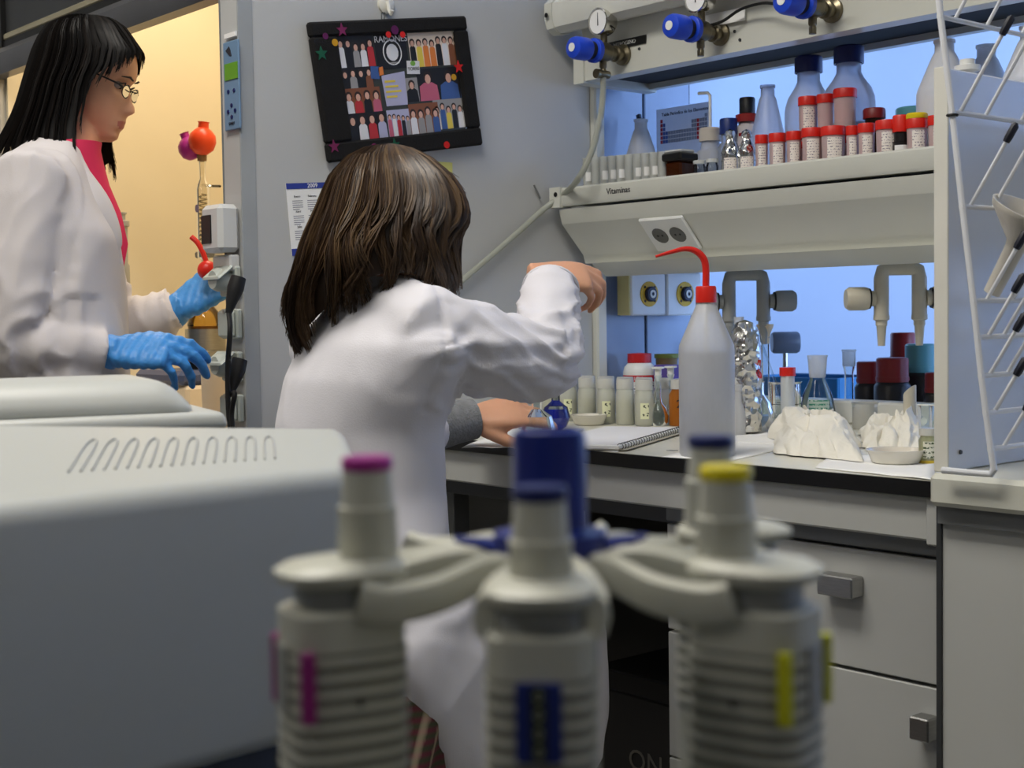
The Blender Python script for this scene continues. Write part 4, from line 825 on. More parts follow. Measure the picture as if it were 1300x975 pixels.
# calendar stands a little skew; its long edge sets the tilt
cal = bpy.data.objects.new('wall_calendar', None); COL.objects.link(cal); tag(cal, 'paper wall calendar for 2009 with blue header and footer', 'calendar'); o_ = pa+V((.001, 0, 0)); cal.matrix_world = Matrix(((ex.x, ez.x, 1, o_.x), (ex.y, ez.y, 0, o_.y), (ex.z, ez.z, 0, o_.z), (0, 0, 0, 1)))
ch = (pa-pd).length; cw = ch*.82
MB().box(0, cw, -ch, 0, 0, .0012).build('sheet', PAPER, cal); CB = mat('calendar_blue', (44, 62, 150), .6)
MB().box(0, cw, -.0105, 0, .0012, .0018).build('header', CB, cal); MB().box(0, cw, -ch, -ch+.0125, .0012, .0018).build('footer', CB, cal)
text('lettering', '2009', .011, PAPER, cal, (cw*.52, -.0055, .002), (1, 0, 0), (0, 1, 0))
MON = ['Enero', 'Febrero', 'Marzo', 'Abril', 'Mayo', 'Junio', 'Julio', 'Agosto', 'Septiembre']
CI = mat('calendar_ink', (140, 140, 152), .7)
for i in range(9):
    cx, cy = cw*(.2+.3*(i % 3)), -.024-(ch-.05)*.34*(i//3); text('lettering', MON[i], .0055, INK, cal, (cx, cy, .0014), (1, 0, 0), (0, 1, 0), ext=.0002)
    g = MB()
    for k in range(5): g.box(cx-.011, cx+.011-(.008 if k == 4 else 0), cy-.0085-.0038*k, cy-.0072-.0038*k, .0012, .0014)
    g.build('date_rows', CI, cal, smooth=0)
q = wallpt(566, 215, .001); MB(frame(q, (0, 1, 0), (1, 0, 0))).box(-.02, .016, -.014, .014, 0, .001).build('sticky_note', mat('sticky_yellow', (206, 202, 120), .8), None, label='small yellow sticky note under the felt frame', cat='note')
# twin switch boxes beyond the post
for u0, u1, yel, lab in ((801, 846, True, 'white box with yellow ringed dial next to the cream post'), (847, 891, False, 'white box with yellow ringed dial at the open end of the screen')):
    A = at(u0, 346, X=-2.15); B = at(u1, 400, X=-2.15); cy, cz = (A.y+B.y)/2, (A.z+B.z)/2; hy, hz_ = (B.y-A.y)/2-.001, (A.z-B.z)/2
    t = thing('switch_box', lab, 'switch box', (-2.15, cy, cz), 0, 'dial boxes under the shelf')
    MB().box(-.04, 0, -hy, hy, -hz_, hz_, .003).build('case', mat('box_white', (224, 228, 232), .4), t)
    if yel: MB().box(-.039, -.004, -hy-.004, -hy-.0003, -hz_+.001, hz_-.001).build('side_plate', mat('box_cream', (206, 196, 140), .5), t)
    MB(frame((.0003, 0, 0), (0, 1, 0), (1, 0, 0))).lathe([(0, 0), (.0275, 0), (.0275, .002), (.016, .003), (0, .003)], 32).build('dial_ring', mat('dial_yellow', (214, 172, 36), .5), t)
    MB(frame((.0036, 0, 0), (0, 1, 0), (1, 0, 0))).lathe([(0, 0), (.0165, 0), (.0165, .006), (.014, .008), (0, .008)], 28).build('dial_hub', mat('dial_navy', (34, 40, 66), .4), t)
    MB(frame((.012, 0, 0), (0, 1, 0), (1, 0, 0))).lathe([(.0045, .001), (.0045, 0), (.009, 0), (.009, .0015), (.0045, .0015)], 24).build('dial_mark', PAPER, t)
    for k in range(4): a_ = pi/2*k+pi/4; MB(frame((.0033, .0215*cos(a_), .0215*sin(a_)), (0, 1, 0), (1, 0, 0))).prism(disc(0, 0, .003, .003, 8), 'z', 0, .0005).build('dial_tick', INK, t)

# ================================================================ labware builders
def ware(name, label, cat, loc, parts, group=None, n=24, rz=0.0):
    t = thing(name, label, cat, loc, rz, group)
    for nm, prof, m in parts: MB().lathe(prof, n).build(nm, m, t)
    return t
def onb(u, v): return at(u, v, Z=ZB+.0007)
def onsh(u, Yd): q = at(u, 190, Y=Yd); q.z = ZS+.0005; return q
def lvl(v, Yd, u): return at(u, v, Y=Yd).z
def patch(r, z0, z1, a0, a1, n=8):
    g = MB(); g.grid(lambda i, j: V((r*cos(a0+(a1-a0)*i), r*sin(a0+(a1-a0)*i), z0+(z1-z0)*j)), n, 2); return g
FA = math.atan2(-FH.y, -FH.x)     # azimuth that faces the aisle side the camera looks from
LBL = scribble('label_script', (242, 234, 226), (150, 140, 150), 420, 420, .54)
PINKPP = milky('pp_pink', (248, 222, 222), .10, .45)
CLEARPP = milky('pp_clear', (250, 252, 248), .28, .3)
# ---- specimen containers with red screw caps
def cup(u, Yd, w_px, v_top, lab, z0=None, capm=RED, lbl=True, ring=None, body=PINKPP):
    q = onsh(u, Yd)
    if z0: q.z = z0
    D = depth(q); r = w_px/2*D/FPX; zt = at(u, v_top, Y=Yd).z-q.z; ch_ = min(.016, zt*.28)
    t = thing('specimen_container', lab, 'container', q, 0, 'red capped specimen containers on the shelf'); rb = r*.93
    MB().lathe([(0, .0), (rb*.9, 0), (rb*.93, .002), (rb, zt-ch_), (rb*.95, zt-ch_), (rb*.88, .004), (0, .003)], 22).build('tub', body, t)
    c = MB(); c.lathe([(rb*.96, zt-ch_), (r, zt-ch_), (r*1.0, zt-.002), (r*.95, zt), (0, zt)], 30); c.build('cap', capm, t)
    if ring: MB().lathe([(r*.98, zt), (r*1.0, zt+.001), (r*1.0, zt+.007), (r*.9, zt+.009), (0, zt+.009)], 24).build('lid', ring, t)
    if lbl: patch(rb*1.015, zt*.05, zt-ch_-.004, FA-.75, FA+.55).build('paper_label', LBL, t)
    return t
row = [(967, 17, 171.5, 'beside the foil bottles'), (987, 22, 169.5, 'second from the foil bottles'), (1008, 20, 167, 'in front of the lone conical bottle shoulder'), (1031, 27, 163, 'before the upper trio, left neighbour of the widest one'), (1058, 32, 161, 'widest of the front row, before the upper trio'), (1082, 16, 160, 'narrow one half hidden between two wider ones'), (1100, 22, 157, 'in front of the dark red bottle cap'), (1126, 29, 153, 'wide one right of the dark red bottle cap')]
for u, w_, vt, l in row: cup(u, 2.045, w_, vt, 'red capped specimen container, '+l)
cup(1164, 2.045, 27, 151, 'red capped specimen container wearing an extra yellow lid', ring=mat('yellow_lid', (226, 200, 20), .4)); cup(1190, 2.045, 24, 147, 'red capped specimen container tucked against the splash board')
for k, (u, w_, vt) in enumerate(((1026, 25, 123), (1048, 22, 120), (1073, 30, 113))):
    r_ = w_/2*2.55/FPX; zl = ZS+.058; q = onsh(u, 2.095); t = thing('specimen_container', 'low plain container hidden under the upper trio of red caps', 'container', q, 0, 'containers carrying the upper trio'); MB().lathe([(0, 0), (r_, 0), (r_, .056), (r_*.9, .0575), (0, .0575)], 20).build('tub', PINKPP, t); MB().lathe([(r_*1.01, .045), (r_*1.03, .045), (r_*1.03, .0575), (0, .0577)], 20).build('cap', RED, t)
    cup(u, 2.095, w_, vt, ['red capped container stacked on top with paper label', 'red capped container stacked in the middle of the upper trio', 'red capped container stacked on top, tallest of the upper trio'][k], z0=zl, lbl=(k == 0))
# ---- bottles on the shelf
def bottle(u, Yd, r, h, lab, mbody, mcap, rn=None, sh_=.62, cone=False, caph=.022, z_=None, liquid=None, name='reagent_bottle', group='bottles on the reagent shelf', label_band=None, capname='cap', n=28):
    q = onsh(u, Yd); rn = rn or r*.42; hb = h-caph-.012
    s0 = sh_*hb
    prof = [(0, 0), (r*.92, 0), (r, .004), (r, s0)]
    if cone: prof += [(r*.97, s0+.006), (rn*1.25, hb-.012), (rn, hb-.006), (rn, hb+.012)]
    else: prof += [(r*.97, s0+.012), (r*.86, s0+(hb-s0)*.45), (rn*1.25, hb-(hb-s0)*.25), (rn, hb-.004), (rn, hb+.012)]
    t = ware(name, lab, 'bottle', q, [('bottle_body', prof, mbody)], group, n)
    if mcap:
        c = MB(); nn = 36; c.lathe([(rn*1.08, h-caph), (rn*1.22, h-caph), (rn*1.22, h-.003), (rn*1.1, h), (0, h)], nn); co = c.build(capname, mcap, t)
        for k in range(18): pass
    else: MB().lathe([(rn, hb+.008), (rn*1.12, hb+.009), (rn*1.12, hb+.014), (rn*.9, hb+.014)], n).build('neck_rim', mbody, t)
    if liquid: MB().lathe([(0, .003), (r*.95, .003), (r*.95, s0*liquid[0]), (0, s0*liquid[0])], n).build('liquid', liquid[1], t)
    if label_band: patch(r*1.012, *label_band[:2], FA-1.1, FA+.9).build('paper_label', label_band[2], t)
    return t
CLIQ = milky('water', (205, 222, 240), .55, .4)
bottle(1027, 2.15, .044, .222, 'one litre white bottle with navy cap behind the upper trio', milky('bottle_frost', (240, 244, 252), .3, .7), NAVY, rn=.021, sh_=.66, caph=.03)
bottle(1078, 2.145, .047, .226, 'larger one litre bottle with navy cap and clear liquid', milky('bottle_frost', (240, 244, 252), .3, .7), NAVY, rn=.022, sh_=.68, caph=.031, liquid=(.7, CLIQ))
bottle(975, 2.14, .034, .20, 'frosted bottle with conical shoulder and no cap behind the red caps', milky('bottle_frost', (240, 244, 252), .3, .7), None, rn=.013, sh_=.45, cone=True)
bottle(814, 2.2, .036, .185, 'wide white plastic bottle with long conical shoulder near the hose', HDPE, None, rn=.0135, sh_=.5, cone=True)
t = bottle(949, 2.15, .022, .165, 'slim white bottle with red collar and black cap', mat('bottle_white', (214, 206, 206), .4), mat('black_cap', (20, 20, 22), .4), rn=.0125, sh_=.8, caph=.03); MB().lathe([(.0125, .118), (.0225, .118), (.0225, .132), (.015, .134)], 26).build('collar', mat('collar_red', (150, 34, 30), .4), t); patch(.0224, .09, .096, FA-1, FA+1).build('red_stripe', mat('collar_red', (150, 34, 30), .4), t)
bottle(925, 2.12, .021, .125, 'small clear bottle with deep blue cap between two white bottles', milky('clear_body', (215, 225, 240), .5, .4), mat('blue_cap', (20, 48, 120), .35), rn=.014, sh_=.72, caph=.03)
t = bottle(902, 2.12, .026, .112, 'white plastic wash bottle with upright tube, next to the table sheet', HDPE, mat('cap_cream', (206, 198, 188), .45), rn=.018, sh_=.74, caph=.026)
MB().tube([(0, 0, .112), (0, 0, .175), (-.006, .0, .181), (-.03, 0, .183)], .0032, 8).build('delivery_tube', WHITE, t)
bottle(1110, 2.12, .019, .105, 'amber bottle with dark red cap behind the specimen row', mat('amber_glass', (40, 18, 10), .15), mat('cap_dark_red', (120, 18, 20), .4), rn=.016, sh_=.75, caph=.018)
bottle(1144, 2.045, .014, .075, 'short bottle with red cap and black collar among the containers', mat('bottle_black', (24, 20, 22), .35), RED, rn=.0115, sh_=.55, caph=.028, label_band=(.004, .025, PAPER))
bottle(1160, 2.2, .03, .11, 'teal plastic bottle behind the yellow lid', milky('teal', (110, 170, 182), .2, .5), mat('teal_cap', (88, 150, 160), .4), rn=.026, sh_=.75, caph=.02)
for u, lab in ((927, 'foil wrapped bottle standing left of its twin'), (948, 'foil wrapped bottle touching the first red cap')):
    q = onsh(u, 2.05); t = thing('foil_bottle', lab, 'bottle', q, 0, 'foil wrapped bottles'); h = lvl(164, 2.05, u)-q.z
    fo = MB(); rr = random.Random(u)
    def fp(i, j):
        z = h*j; r = .0165*(1 if j < .55 else max(.42, 1-(j-.55)*2.2)) if j < .82 else .0088+.0012*sin(30*j); r *= 1+.07*noise.noise(V((4*cos(2*pi*i), 4*sin(2*pi*i), 14*j+u))); r = r if j > 0 else .001; r = r if j < 1 else .001; return V((r*cos(2*pi*i), r*sin(2*pi*i), z))
    fo.grid(fp, 28, 26); fo.build('foil_wrap', FOIL, t, smooth=18)
    patch(.0172, h*.1, h*.42, FA-.9, FA+.6).build('paper_label', LBL, t)
# clear sample cups
for k in range(10):
    u = 746+k*10.6; q = onsh(u, 2.045); t = thing('sample_cup', 'small clear plastic sample cup in the row along the shelf front', 'cup', q, 0, 'clear sample cups on the shelf'); h = lvl(201-k*.9, 2.045, u)-q.z
    MB().lathe([(0, 0), (.0085, 0), (.0098, .003), (.0105, h-.003), (.0112, h-.002), (.0112, h), (.0098, h), (.009, .004), (0, .003)], 18).build('tub', CLEARPP, t)
    if k % 4 != 1: patch(.0107, h*.35, h*.6, FA-.5, FA+.6, 5).build('paper_label', PAPER, t)
# amber square jars with black lids
AMB = mat('amber_jar', (58, 26, 8), .12, vary=.2, coat=.3); BLK = mat('jar_lid_black', (16, 17, 16), .4)
for u, Yd, lab in ((863, 2.055, 'square amber jar with black lid at the end of the sample cups'), (890, 2.13, 'square amber jar with black lid behind the clear vials')):
    q = onsh(u, Yd); t = thing('amber_jar', lab, 'jar', q, .0, 'amber jars'); MB().box(-.021, .021, -.021, .021, 0, .044, .004).build('jar_body', AMB, t); MB().box(-.026, .026, -.026, .026, .046, .060, .003).build('lid', BLK, t); MB().box(-.019, .019, -.019, .019, .044, .046).build('neck', AMB, t)
    MB().box(-.024, .022, -.022, .02, .0602, .067, .003).build('clear_tray', CLEARPP, t)
for u, lab in ((888, 'clear stoppered vial beside the amber jar'), (904, 'clear stoppered vial next to the foil bottle')):
    ware('glass_vial', lab, 'vial', onsh(u, 2.045), [('vial_body', [(0, 0), (.0115, 0), (.012, .003), (.012, .028), (.01, .033), (.01, .037)], glassmat('vial_glass', (215, 222, 230))), ('rim', [(.0095, .0345), (.0125, .0345), (.0125, .041), (.0095, .041)], CLEARPP)], 'glass vials on the shelf')
q = onsh(799, 2.10); MB(Matrix.Translation(q)@Matrix.Rotation(-.15, 4, 'X')).box(-.012, .012, 0, .0015, .0, .062).build('name_card', PAPER, None, label='small upright white card in front of the conical bottle', cat='card')
# periodic table sheet
q = onsh(868, 2.25); zt = lvl(134, 2.25, 868)-q.z; pt = thing('periodic_table_sheet', 'printed periodic table sheet standing on the shelf', 'sheet', q, 0); TT = Matrix.Rotation(-.0, 4, 'X'); hw = .078
MB().box(-hw, hw, 0, .0015, 0, zt).build('sheet', milky('sheet_white', (240, 242, 248), .0, .6), pt)
text('lettering', 'Tabla Periodica de los Elementos', .0098, INK, pt, (.004, -.0006, zt-.013), (1, 0, 0), (0, 0, 1))
CC = [mat('cell_red', (196, 60, 70), .7), mat('cell_blue', (84, 110, 190), .7), mat('cell_grey', (150, 160, 185), .7)]
for r in range(6):
    for cI in range(18):
        if (r == 0 and 0 < cI < 17) or (r in (1, 2) and 1 < cI < 12): continue
        x = -hw+.012+cI*.0074; z = zt-.03-r*.0088; MB().box(x, x+.0062, -.0006, 0, z, z+.0072).build('element_cell', CC[0 if cI < 1 or cI == 14 else 1 if cI < 3 else 2], pt, smooth=0)
MB(Matrix.Translation((q.x-hw-.006, q.y-.006, q.z))@Matrix.Rotation(-.22, 4, 'Y')).box(-.005, .005, -.004, .004, .002, zt*1.0, .001).build('stand_edge', mat('stand_edge_dark', (44, 52, 66), .5), None, label='thin dark stand edge leaning beside the periodic table sheet', cat='stand_edge')  # dark bar for the edge of the sheet's stand
# big white carboys right of the board
for u, Yd, lab in ((1199, 2.12, 'large white conical carboy showing left of the next over the splash board'), (1252, 2.22, 'large white conical carboy in the middle behind the wire rack'), (1308, 2.13, 'large white conical carboy cut off at the right of the row')):
    bottle(u, Yd, .046, .222, lab, milky('carboy', (250, 251, 253), .0, .45), None, rn=.016, sh_=.6, cone=True, name='carboy', group='carboys on the shelf', n=32)
q = onsh(1228, 2.05); t = ware('plastic_spool', 'small white flanged plastic spool above the splash board edge', 'spool', q, [('spool', [(0, 0), (.012, 0), (.012, .13), (.02, .132), (.02, .14), (.012, .142), (.012, .15), (0, .15)], WHITE)])

# ================================================================ below the shelf: taps
def tap(u, Yd, m, lab, s=1.0):
    q = at(u, 345, Y=Yd); zt = ZS-.1412; t = thing('service_tap', lab, 'tap', (q.x, Yd, zt), 0, 'plastic service taps under the shelf')
    MB().lathe([(0, 0), (.021, 0), (.021, -.004), (.012, -.007), (.012, -.028), (0, -.028)], 22).build('flange', m, t)
    w_ = .034; ux = V((RH.x, RH.y, 0)); ub = [(ux*-w_)+ZU*-.115, (ux*-w_)+ZU*-.05, ux*(-w_+.003)+ZU*-.036, ux*(-w_+.014)+ZU*-.031, ux*(w_-.014)+ZU*-.031, ux*(w_-.003)+ZU*-.036, ux*w_+ZU*-.05, ux*w_+ZU*-.115]
    MB().tube(ub, .0135, 14).build('u_pipe', m, t)
    for s_ in (-1, 1):
        MB(frame(ux*s_*w_+ZU*-.115, (1, 0, 0), (0, 0, -1))).lathe([(0, 0), (.0145, 0), (.0145, .008), (.0105, .010), (.0105, .018), (.009, .020), (.0065, .055), (0, .055)], 16).build('spout', m, t)
        hnd = MB(frame(ux*s_*w_+ZU*-.085, (0, 0, 1), ux*s_)); hnd.lathe([(0, .012), (.014, .012), (.014, .022), (.0195, .024), (.021, .03), (.021, .058), (.017, .064), (0, .064)], 22); hn = hnd.build('tap_handle', m, t)
        MB(frame(ux*s_*w_+ZU*-.085, (0, 0, 1), ux*s_)).lathe([(.0145, .0205), (.0182, .0205), (.0182, .0232), (.0145, .0232)], 22).build('seal_ring', BLACKRUB, hn)
    return t
tap(1143, 2.19, PVC, 'beige plastic U-shaped service tap with two barrel handles')
tap(947, 2.19, mat('pvc_grey', (150, 152, 150), .4), 'grey plastic U-shaped service tap behind the foil flask')
# ================================================================ things on the far bench
q = onb(898, 578); wb = thing('wash_bottle', 'tall translucent wash bottle with red cap and bent red spout', 'bottle', q)
r = .0425
MB().lathe([(0, 0), (r*.95, 0), (r, .004), (r, .160), (r*.98, .169), (r*.72, .194), (.0160, .229), (.0135, .233), (.0135, .24)], 36).build('bottle_body', milky('wash_ldpe', (250, 251, 253), .30, .4), wb)
MB().lathe([(0, .003), (r*.95, .003), (r*.95, .158), (0, .158)], 32).build('liquid', milky('wash_water', (240, 245, 252), .3, .5), wb)
MB().tube([(0, 0, .01), (0, 0, .243)], .003, 8).build('dip_tube', WHITE, wb)
cp = MB(); cp.lathe([(.0138, .234), (.0158, .234), (.0158, .256), (.0145, .259), (0, .259)], 30); cpo = cp.build('cap', RED, wb)
sd = (-RH*1.0+FH*.05)
MB().tube(bez([(0, 0, .257), (0, 0, .287), sd*.004+ZU*.302, sd*.016+ZU*.313, sd*.032+ZU*.316, sd*.055+ZU*.311, sd*.076+ZU*.305], 30), [.0055]*8+[.0055-.0035*max(0, (k-12)/18) for k in range(8, 31)], 10).build('spout', RED, wb)
# tissue-culture jars in two rows
JAR = milky('jar_clear', (252, 253, 244), .45, .25); JL = milky('jar_lid', (236, 236, 230), .05, .3); AG = milky('pale_medium', (246, 246, 206), .05, .2)
MK = scribble('jar_mark', (236, 238, 200), (70, 80, 60), 200, 130, .56)
for k in range(11):
    u = 576+k*24.2; q = at(u, 530, Y=2.0); q.z = ZB+.0005; h = .092; t = thing('culture_jar', 'clear culture jar with white lid and pale green contents, front row', 'jar', q, 0, 'culture jars, front row on the bench')
    MB().lathe([(0, 0), (.0175, 0), (.0188, .003), (.0188, .06), (.0165, .068), (.0155, .072)], 20).build('jar_body', JAR, t); MB().lathe([(0, .003), (.0172, .003), (.0172, .048), (0, .048)], 18).build('contents', AG, t)
    MB().lathe([(.0155, .070), (.0172, .070), (.0172, .088), (.016, .0905), (0, .0905)], 24).build('lid', JL, t)
    if k % 2 == 0: patch(.0191, .014, .045, FA-.5, FA+.4, 5).build('ink_mark', MK, t)
for k in range(6):
    u = 722+k*24; q = at(u, 525, Y=2.06); q.z = ZB+.0005; t = thing('culture_jar', 'clear culture jar with white lid and pale green contents, rear row', 'jar', q, 0, 'culture jars, rear row on the bench')
    MB().lathe([(0, 0), (.0175, 0), (.0188, .003), (.0188, .06), (.0165, .068), (.0155, .072)], 20).build('jar_body', JAR, t); MB().lathe([(0, .003), (.0172, .003), (.0172, .048), (0, .048)], 18).build('contents', AG, t); MB().lathe([(.0155, .070), (.0172, .070), (.0172, .088), (.016, .0905), (0, .0905)], 24).build('lid', JL, t)
PORC = mat('porcelain', (226, 222, 210), .2, vary=.02, coat=.3)
DISH = [(0, 0), (.026, 0), (.03, .003), (.0355, .018), (.037, .02), (.034, .02), (.028, .006), (0, .005)]
ware('porcelain_dish', 'small white porcelain dish near the spiral notebook', 'dish', onb(748, 539), [('bowl', DISH, PORC)], 'porcelain dishes', 32)
t = ware('porcelain_dish', 'shallow white porcelain dish with brown residue under the crumpled tissue', 'dish', onb(1137, 588), [('bowl', [(a*1.12, b_*1.0) for a, b_ in DISH], PORC)], 'porcelain dishes', 32); MB().lathe([(0, .0055), (.03, .008), (.031, .0085), (0, .006)], 20).build('residue', mat('residue', (176, 128, 60), .7), t)
# volumetric flasks with stoppers
def volflask(u, v, hb, hn, lab, stop=True, body=GLASS, rb=.02):
    q = onb(u, v); t = thing('volumetric_flask', lab, 'flask', q, 0, 'glass flasks on the bench'); rn = .0052
    MB().lathe([(0, 0), (rb*.75, 0), (rb*.95, .006), (rb, hb*.4), (rb*.8, hb*.72), (rn*1.4, hb), (rn, hb+.012), (rn, hb+hn), (rn*1.5, hb+hn+.008)], 22).build('bulb', body, t)
    if stop: MB().lathe([(rn*.9, hb+hn-.004), (rn*1.3, hb+hn+.012), (rn*1.3, hb+hn+.02), (rn*2.4, hb+hn+.021), (rn*2.4, hb+hn+.024), (0, hb+hn+.024)], 18).build('stopper', WHITE, t)
    return t
volflask(836, 540, .045, .045, 'stoppered volumetric flask left of its twin beside the culture jars'); volflask(852, 538, .045, .045, 'stoppered volumetric flask next to the orange bottle')
q = onb(861, 540); ob = ware('orange_bottle', 'small orange bottle marked with a 2 behind the wash bottle', 'bottle', q, [('bottle_body', [(0, 0), (.0165, 0), (.0175, .003), (.0175, .06), (.012, .07), (.012, .074)], milky('orange_liq', (222, 140, 52), .2, .5)), ('cap', [(.0125, .071), (.0142, .071), (.0142, .09), (0, .0915)], JL)])
text('lettering', '2', .022, INK, ob, (cos(FA)*.0185, sin(FA)*.0185, .042), RH, ZU)
# round flask with blue liquid and the clear flask held by the hand
q = onb(706, 548); bf = ware('blue_flask', 'round flask of deep blue liquid beside the seated person\'s hand', 'flask', q, [('bulb', [(0, 0), (.008, .0005), (.0205, .010), (.0275, .027), (.022, .046), (.012, .054), (.008, .058), (.008, .068)], glassmat('flask_glass')), ('liquid', [(0, .0012), (.008, .0018), (.0197, .0108), (.0266, .027), (.0222, .043), (0, .043)], mat('blue_liquid', (16, 46, 190), .12, vary=.05, coat=.4))], None, 28)
q = lwr+RH*.118+FH*.012; q.z = ZB+.0005; ware('round_flask', 'clear round flask held by the seated person\'s hand', 'flask', q, [('bulb', [(0, 0), (.01, .0005), (.024, .010), (.0315, .029), (.025, .05), (.013, .058), (.009, .062), (.009, .075), (.0105, .077)], GLASS)], None, 28)
# notebook
A = onb(788, 572.5); B = onb(866, 549); e1 = (B-A).normalized(); e2 = ZU.cross(e1); nbk = thing('spiral_notebook', 'open spiral notebook with handwritten page by the bench edge', 'notebook', (A+B)/2+ZU*.0018, math.atan2(e1.y, e1.x)); L = (B-A).length/2+.006
MB().box(-L, L, .001, .15, 0.0008, .007, .001).build('page_block', PAPER, nbk)
MB().box(-L, L, -.012, .15, 0, .0007).build('cover', mat('card_cover', (170, 165, 150), .7), nbk)
MB().box(-L+.01, L-.01, .012, .14, .0071, .0074).build('written_page', scribble('notes', (236, 236, 240), (120, 124, 150), 160, 0, .5), nbk)
for k in range(26):
    x = -L+.006+k*(2*L-.012)/25; MB().tube([(x+.001*sin(a_), .001+.0055*cos(a_), .0045+.0055*sin(a_)) for a_ in [2*pi*j/10 for j in range(11)]], .0007, 4, caps=False).build('coil_ring', DGREY, nbk)
# loose sheets
def sheet(pts, lab, z=.0006, curl=.004, name='paper_sheet', m=PAPER, th_=.0006):
    w4 = [onb(u, v) for u, v in pts]; g = MB(Matrix.Translation(-w4[0]))
    def f(i, j):
        p = w4[0]*(1-i)*(1-j)+w4[1]*i*(1-j)+w4[2]*i*j+w4[3]*(1-i)*j; return p+ZU*(z+curl*max(0, noise.noise(V((3*i, 3*j, pts[0][0])))))
    g.grid(f, 12, 12); o = g.build(name, m, None, label=lab, cat='paper', group='loose papers on the bench'); o.location = w4[0]; sd_ = o.modifiers.new('t', 'SOLIDIFY'); sd_.thickness = th_; return o
sheet([(586, 569), (700, 568), (742, 545), (640, 545)], 'white sheet under the seated person\'s hand at the bench edge')
sheet([(700, 566), (784, 574), (812, 556), (740, 548)], 'white sheet lying under the spiral notebook', z=.0004, curl=0)
sheet([(840, 580), (925, 586), (1010, 566), (930, 556)], 'white sheet under the tall wash bottle', z=.0003, curl=0)
sheet([(1035, 594), (1186, 610), (1188, 585), (1060, 574)], 'white sheet at the bench edge under the porcelain dish', curl=.003)
sheet([(920, 561), (1010, 566), (1040, 548), (950, 545)], 'white sheet in front of the round flasks', curl=.002)
q = onb(884, 575); MB(Matrix.Translation(q+V((-.035, -.03, 0)))).tube([(0, 0, .004), (.012, .002, .004), (.02, .004, .005), (.012, .007, .004), (.002, .005, .004)], .0009, 6).build('paper_clip', STEEL, None, label='small wire paper clip by the wash bottle foot', cat='clip')
# crumpled tissue: a heap of folded cloth-like paper
def tissue(pts_u, hfun, lab, seed):
    w4 = [onb(u, v) for u, v in pts_u]; g = MB(Matrix.Translation(-w4[0]))
    def f(i, j):
        p = w4[0]*(1-i)*(1-j)+w4[1]*i*(1-j)+w4[2]*i*j+w4[3]*(1-i)*j
        ed_ = 1+.10*noise.noise(V((9*i, 9*j, seed+1))); e = min(1, max(0, sin(pi*i)*sin(pi*j)*ed_))**.5
        def sm(s_, o): return noise.noise(V((s_*i+o, s_*.8*j-o, seed)))
        h = hfun(i, j)*e*(.72+.55*sm(2.6, 1.3))+e*(.014*(1-2.6*abs(sm(4.5, 4.1)))+.009*(1-2.6*abs(sm(9, 7.1)))+.0025*sm(22, 2.2))
        w_ = .012
        return p+V((w_*noise.noise(V((7*i, 7*j, seed+3))), w_*noise.noise(V((7*i, 7*j, seed+8))), 0))+ZU*(max(0, h)+.0015+.003*abs(sm(8, 3)))
    g.grid(f, 70, 56); o = g.build('tissue', mat('tissue_paper', (236, 232, 220), .9, vary=.02, bump=.2, bscale=200), None, label=lab, cat='tissue', group='crumpled tissues', smooth=50); o.location = w4[0]; return o
tissue([(985, 577), (1096, 588), (1082, 551), (978, 547)], lambda i, j: .070*(1-.35*i), 'crumpled white tissue heap with torn edge beside the glass beaker', 2.0)
tissue([(1098, 573), (1178, 574), (1190, 552), (1092, 551)], lambda i, j: .052*(.75+.25*i), 'folded white tissue draped behind the porcelain dish', 9.0)
# foil covered flask and neighbours
q = onb(946, 548); q = at(946, 520, Y=1.98); q.z = ZB+.0005; t = thing('foil_flask', 'tall flask wrapped in shiny crinkled foil', 'flask', q); fo = MB()
def ff(i, j):
    z = .205*j; r = .029*(1 if j < .72 else sqrt(max(.1, 1-((j-.72)/.28)**2*.9))); r *= 1+.09*noise.noise(V((3*cos(2*pi*i), 3*sin(2*pi*i), 16*j)))+.04*noise.noise(V((9*cos(2*pi*i), 9*sin(2*pi*i), 40*j))); r = .001 if j in (0, 1) else r; return V((r*cos(2*pi*i), r*sin(2*pi*i), z))
fo.grid(ff, 36, 40); fo.build('foil_wrap', FOIL, t, smooth=15)
def simple(u, v, prof, m, lab, name, cat, extra=(), Yd=None, group=None, n=24):
    q = onb(u, v) if Yd is None else at(u, v, Y=Yd); q.z = ZB+.0005; return ware(name, lab, cat, q, [(name.split('_')[-1]+'_body', prof, m)]+list(extra), group, n)
GC = 'glassware on the bench'
simple(939, 545, [(0, 0), (.022, 0), (.022, .003), (.0085, .006), (.0085, .195), (.0105, .199)], GLASS, 'tall narrow measuring cylinder in front of the foil flask', 'measuring_cylinder', 'cylinder', [('stopper', [(.0, .19), (.0078, .19), (.0095, .21), (0, .21)], LDPE)], group=GC)
simple(972, 535, [(0, 0), (.02, 0), (.02, .003), (.0085, .006), (.0085, .165), (.011, .169)], GLASS, 'measuring cylinder closed with a beige flared stopper', 'measuring_cylinder', 'cylinder', [('stopper', [(0, .155), (.0088, .155), (.0105, .175), (.017, .19), (.017, .194), (0, .194)], mat('beige_stopper', (226, 206, 172), .5))], group=GC)
simple(937, 552, [(0, 0), (.013, 0), (.014, .003), (.014, .04), (.0075, .058), (.0065, .078)], HDPE, 'small white dropper bottle beside the wash bottle', 'dropper_bottle', 'bottle', [('tip', [(.0065, .078), (.0075, .079), (.0075, .09), (0, .09)], HDPE)])
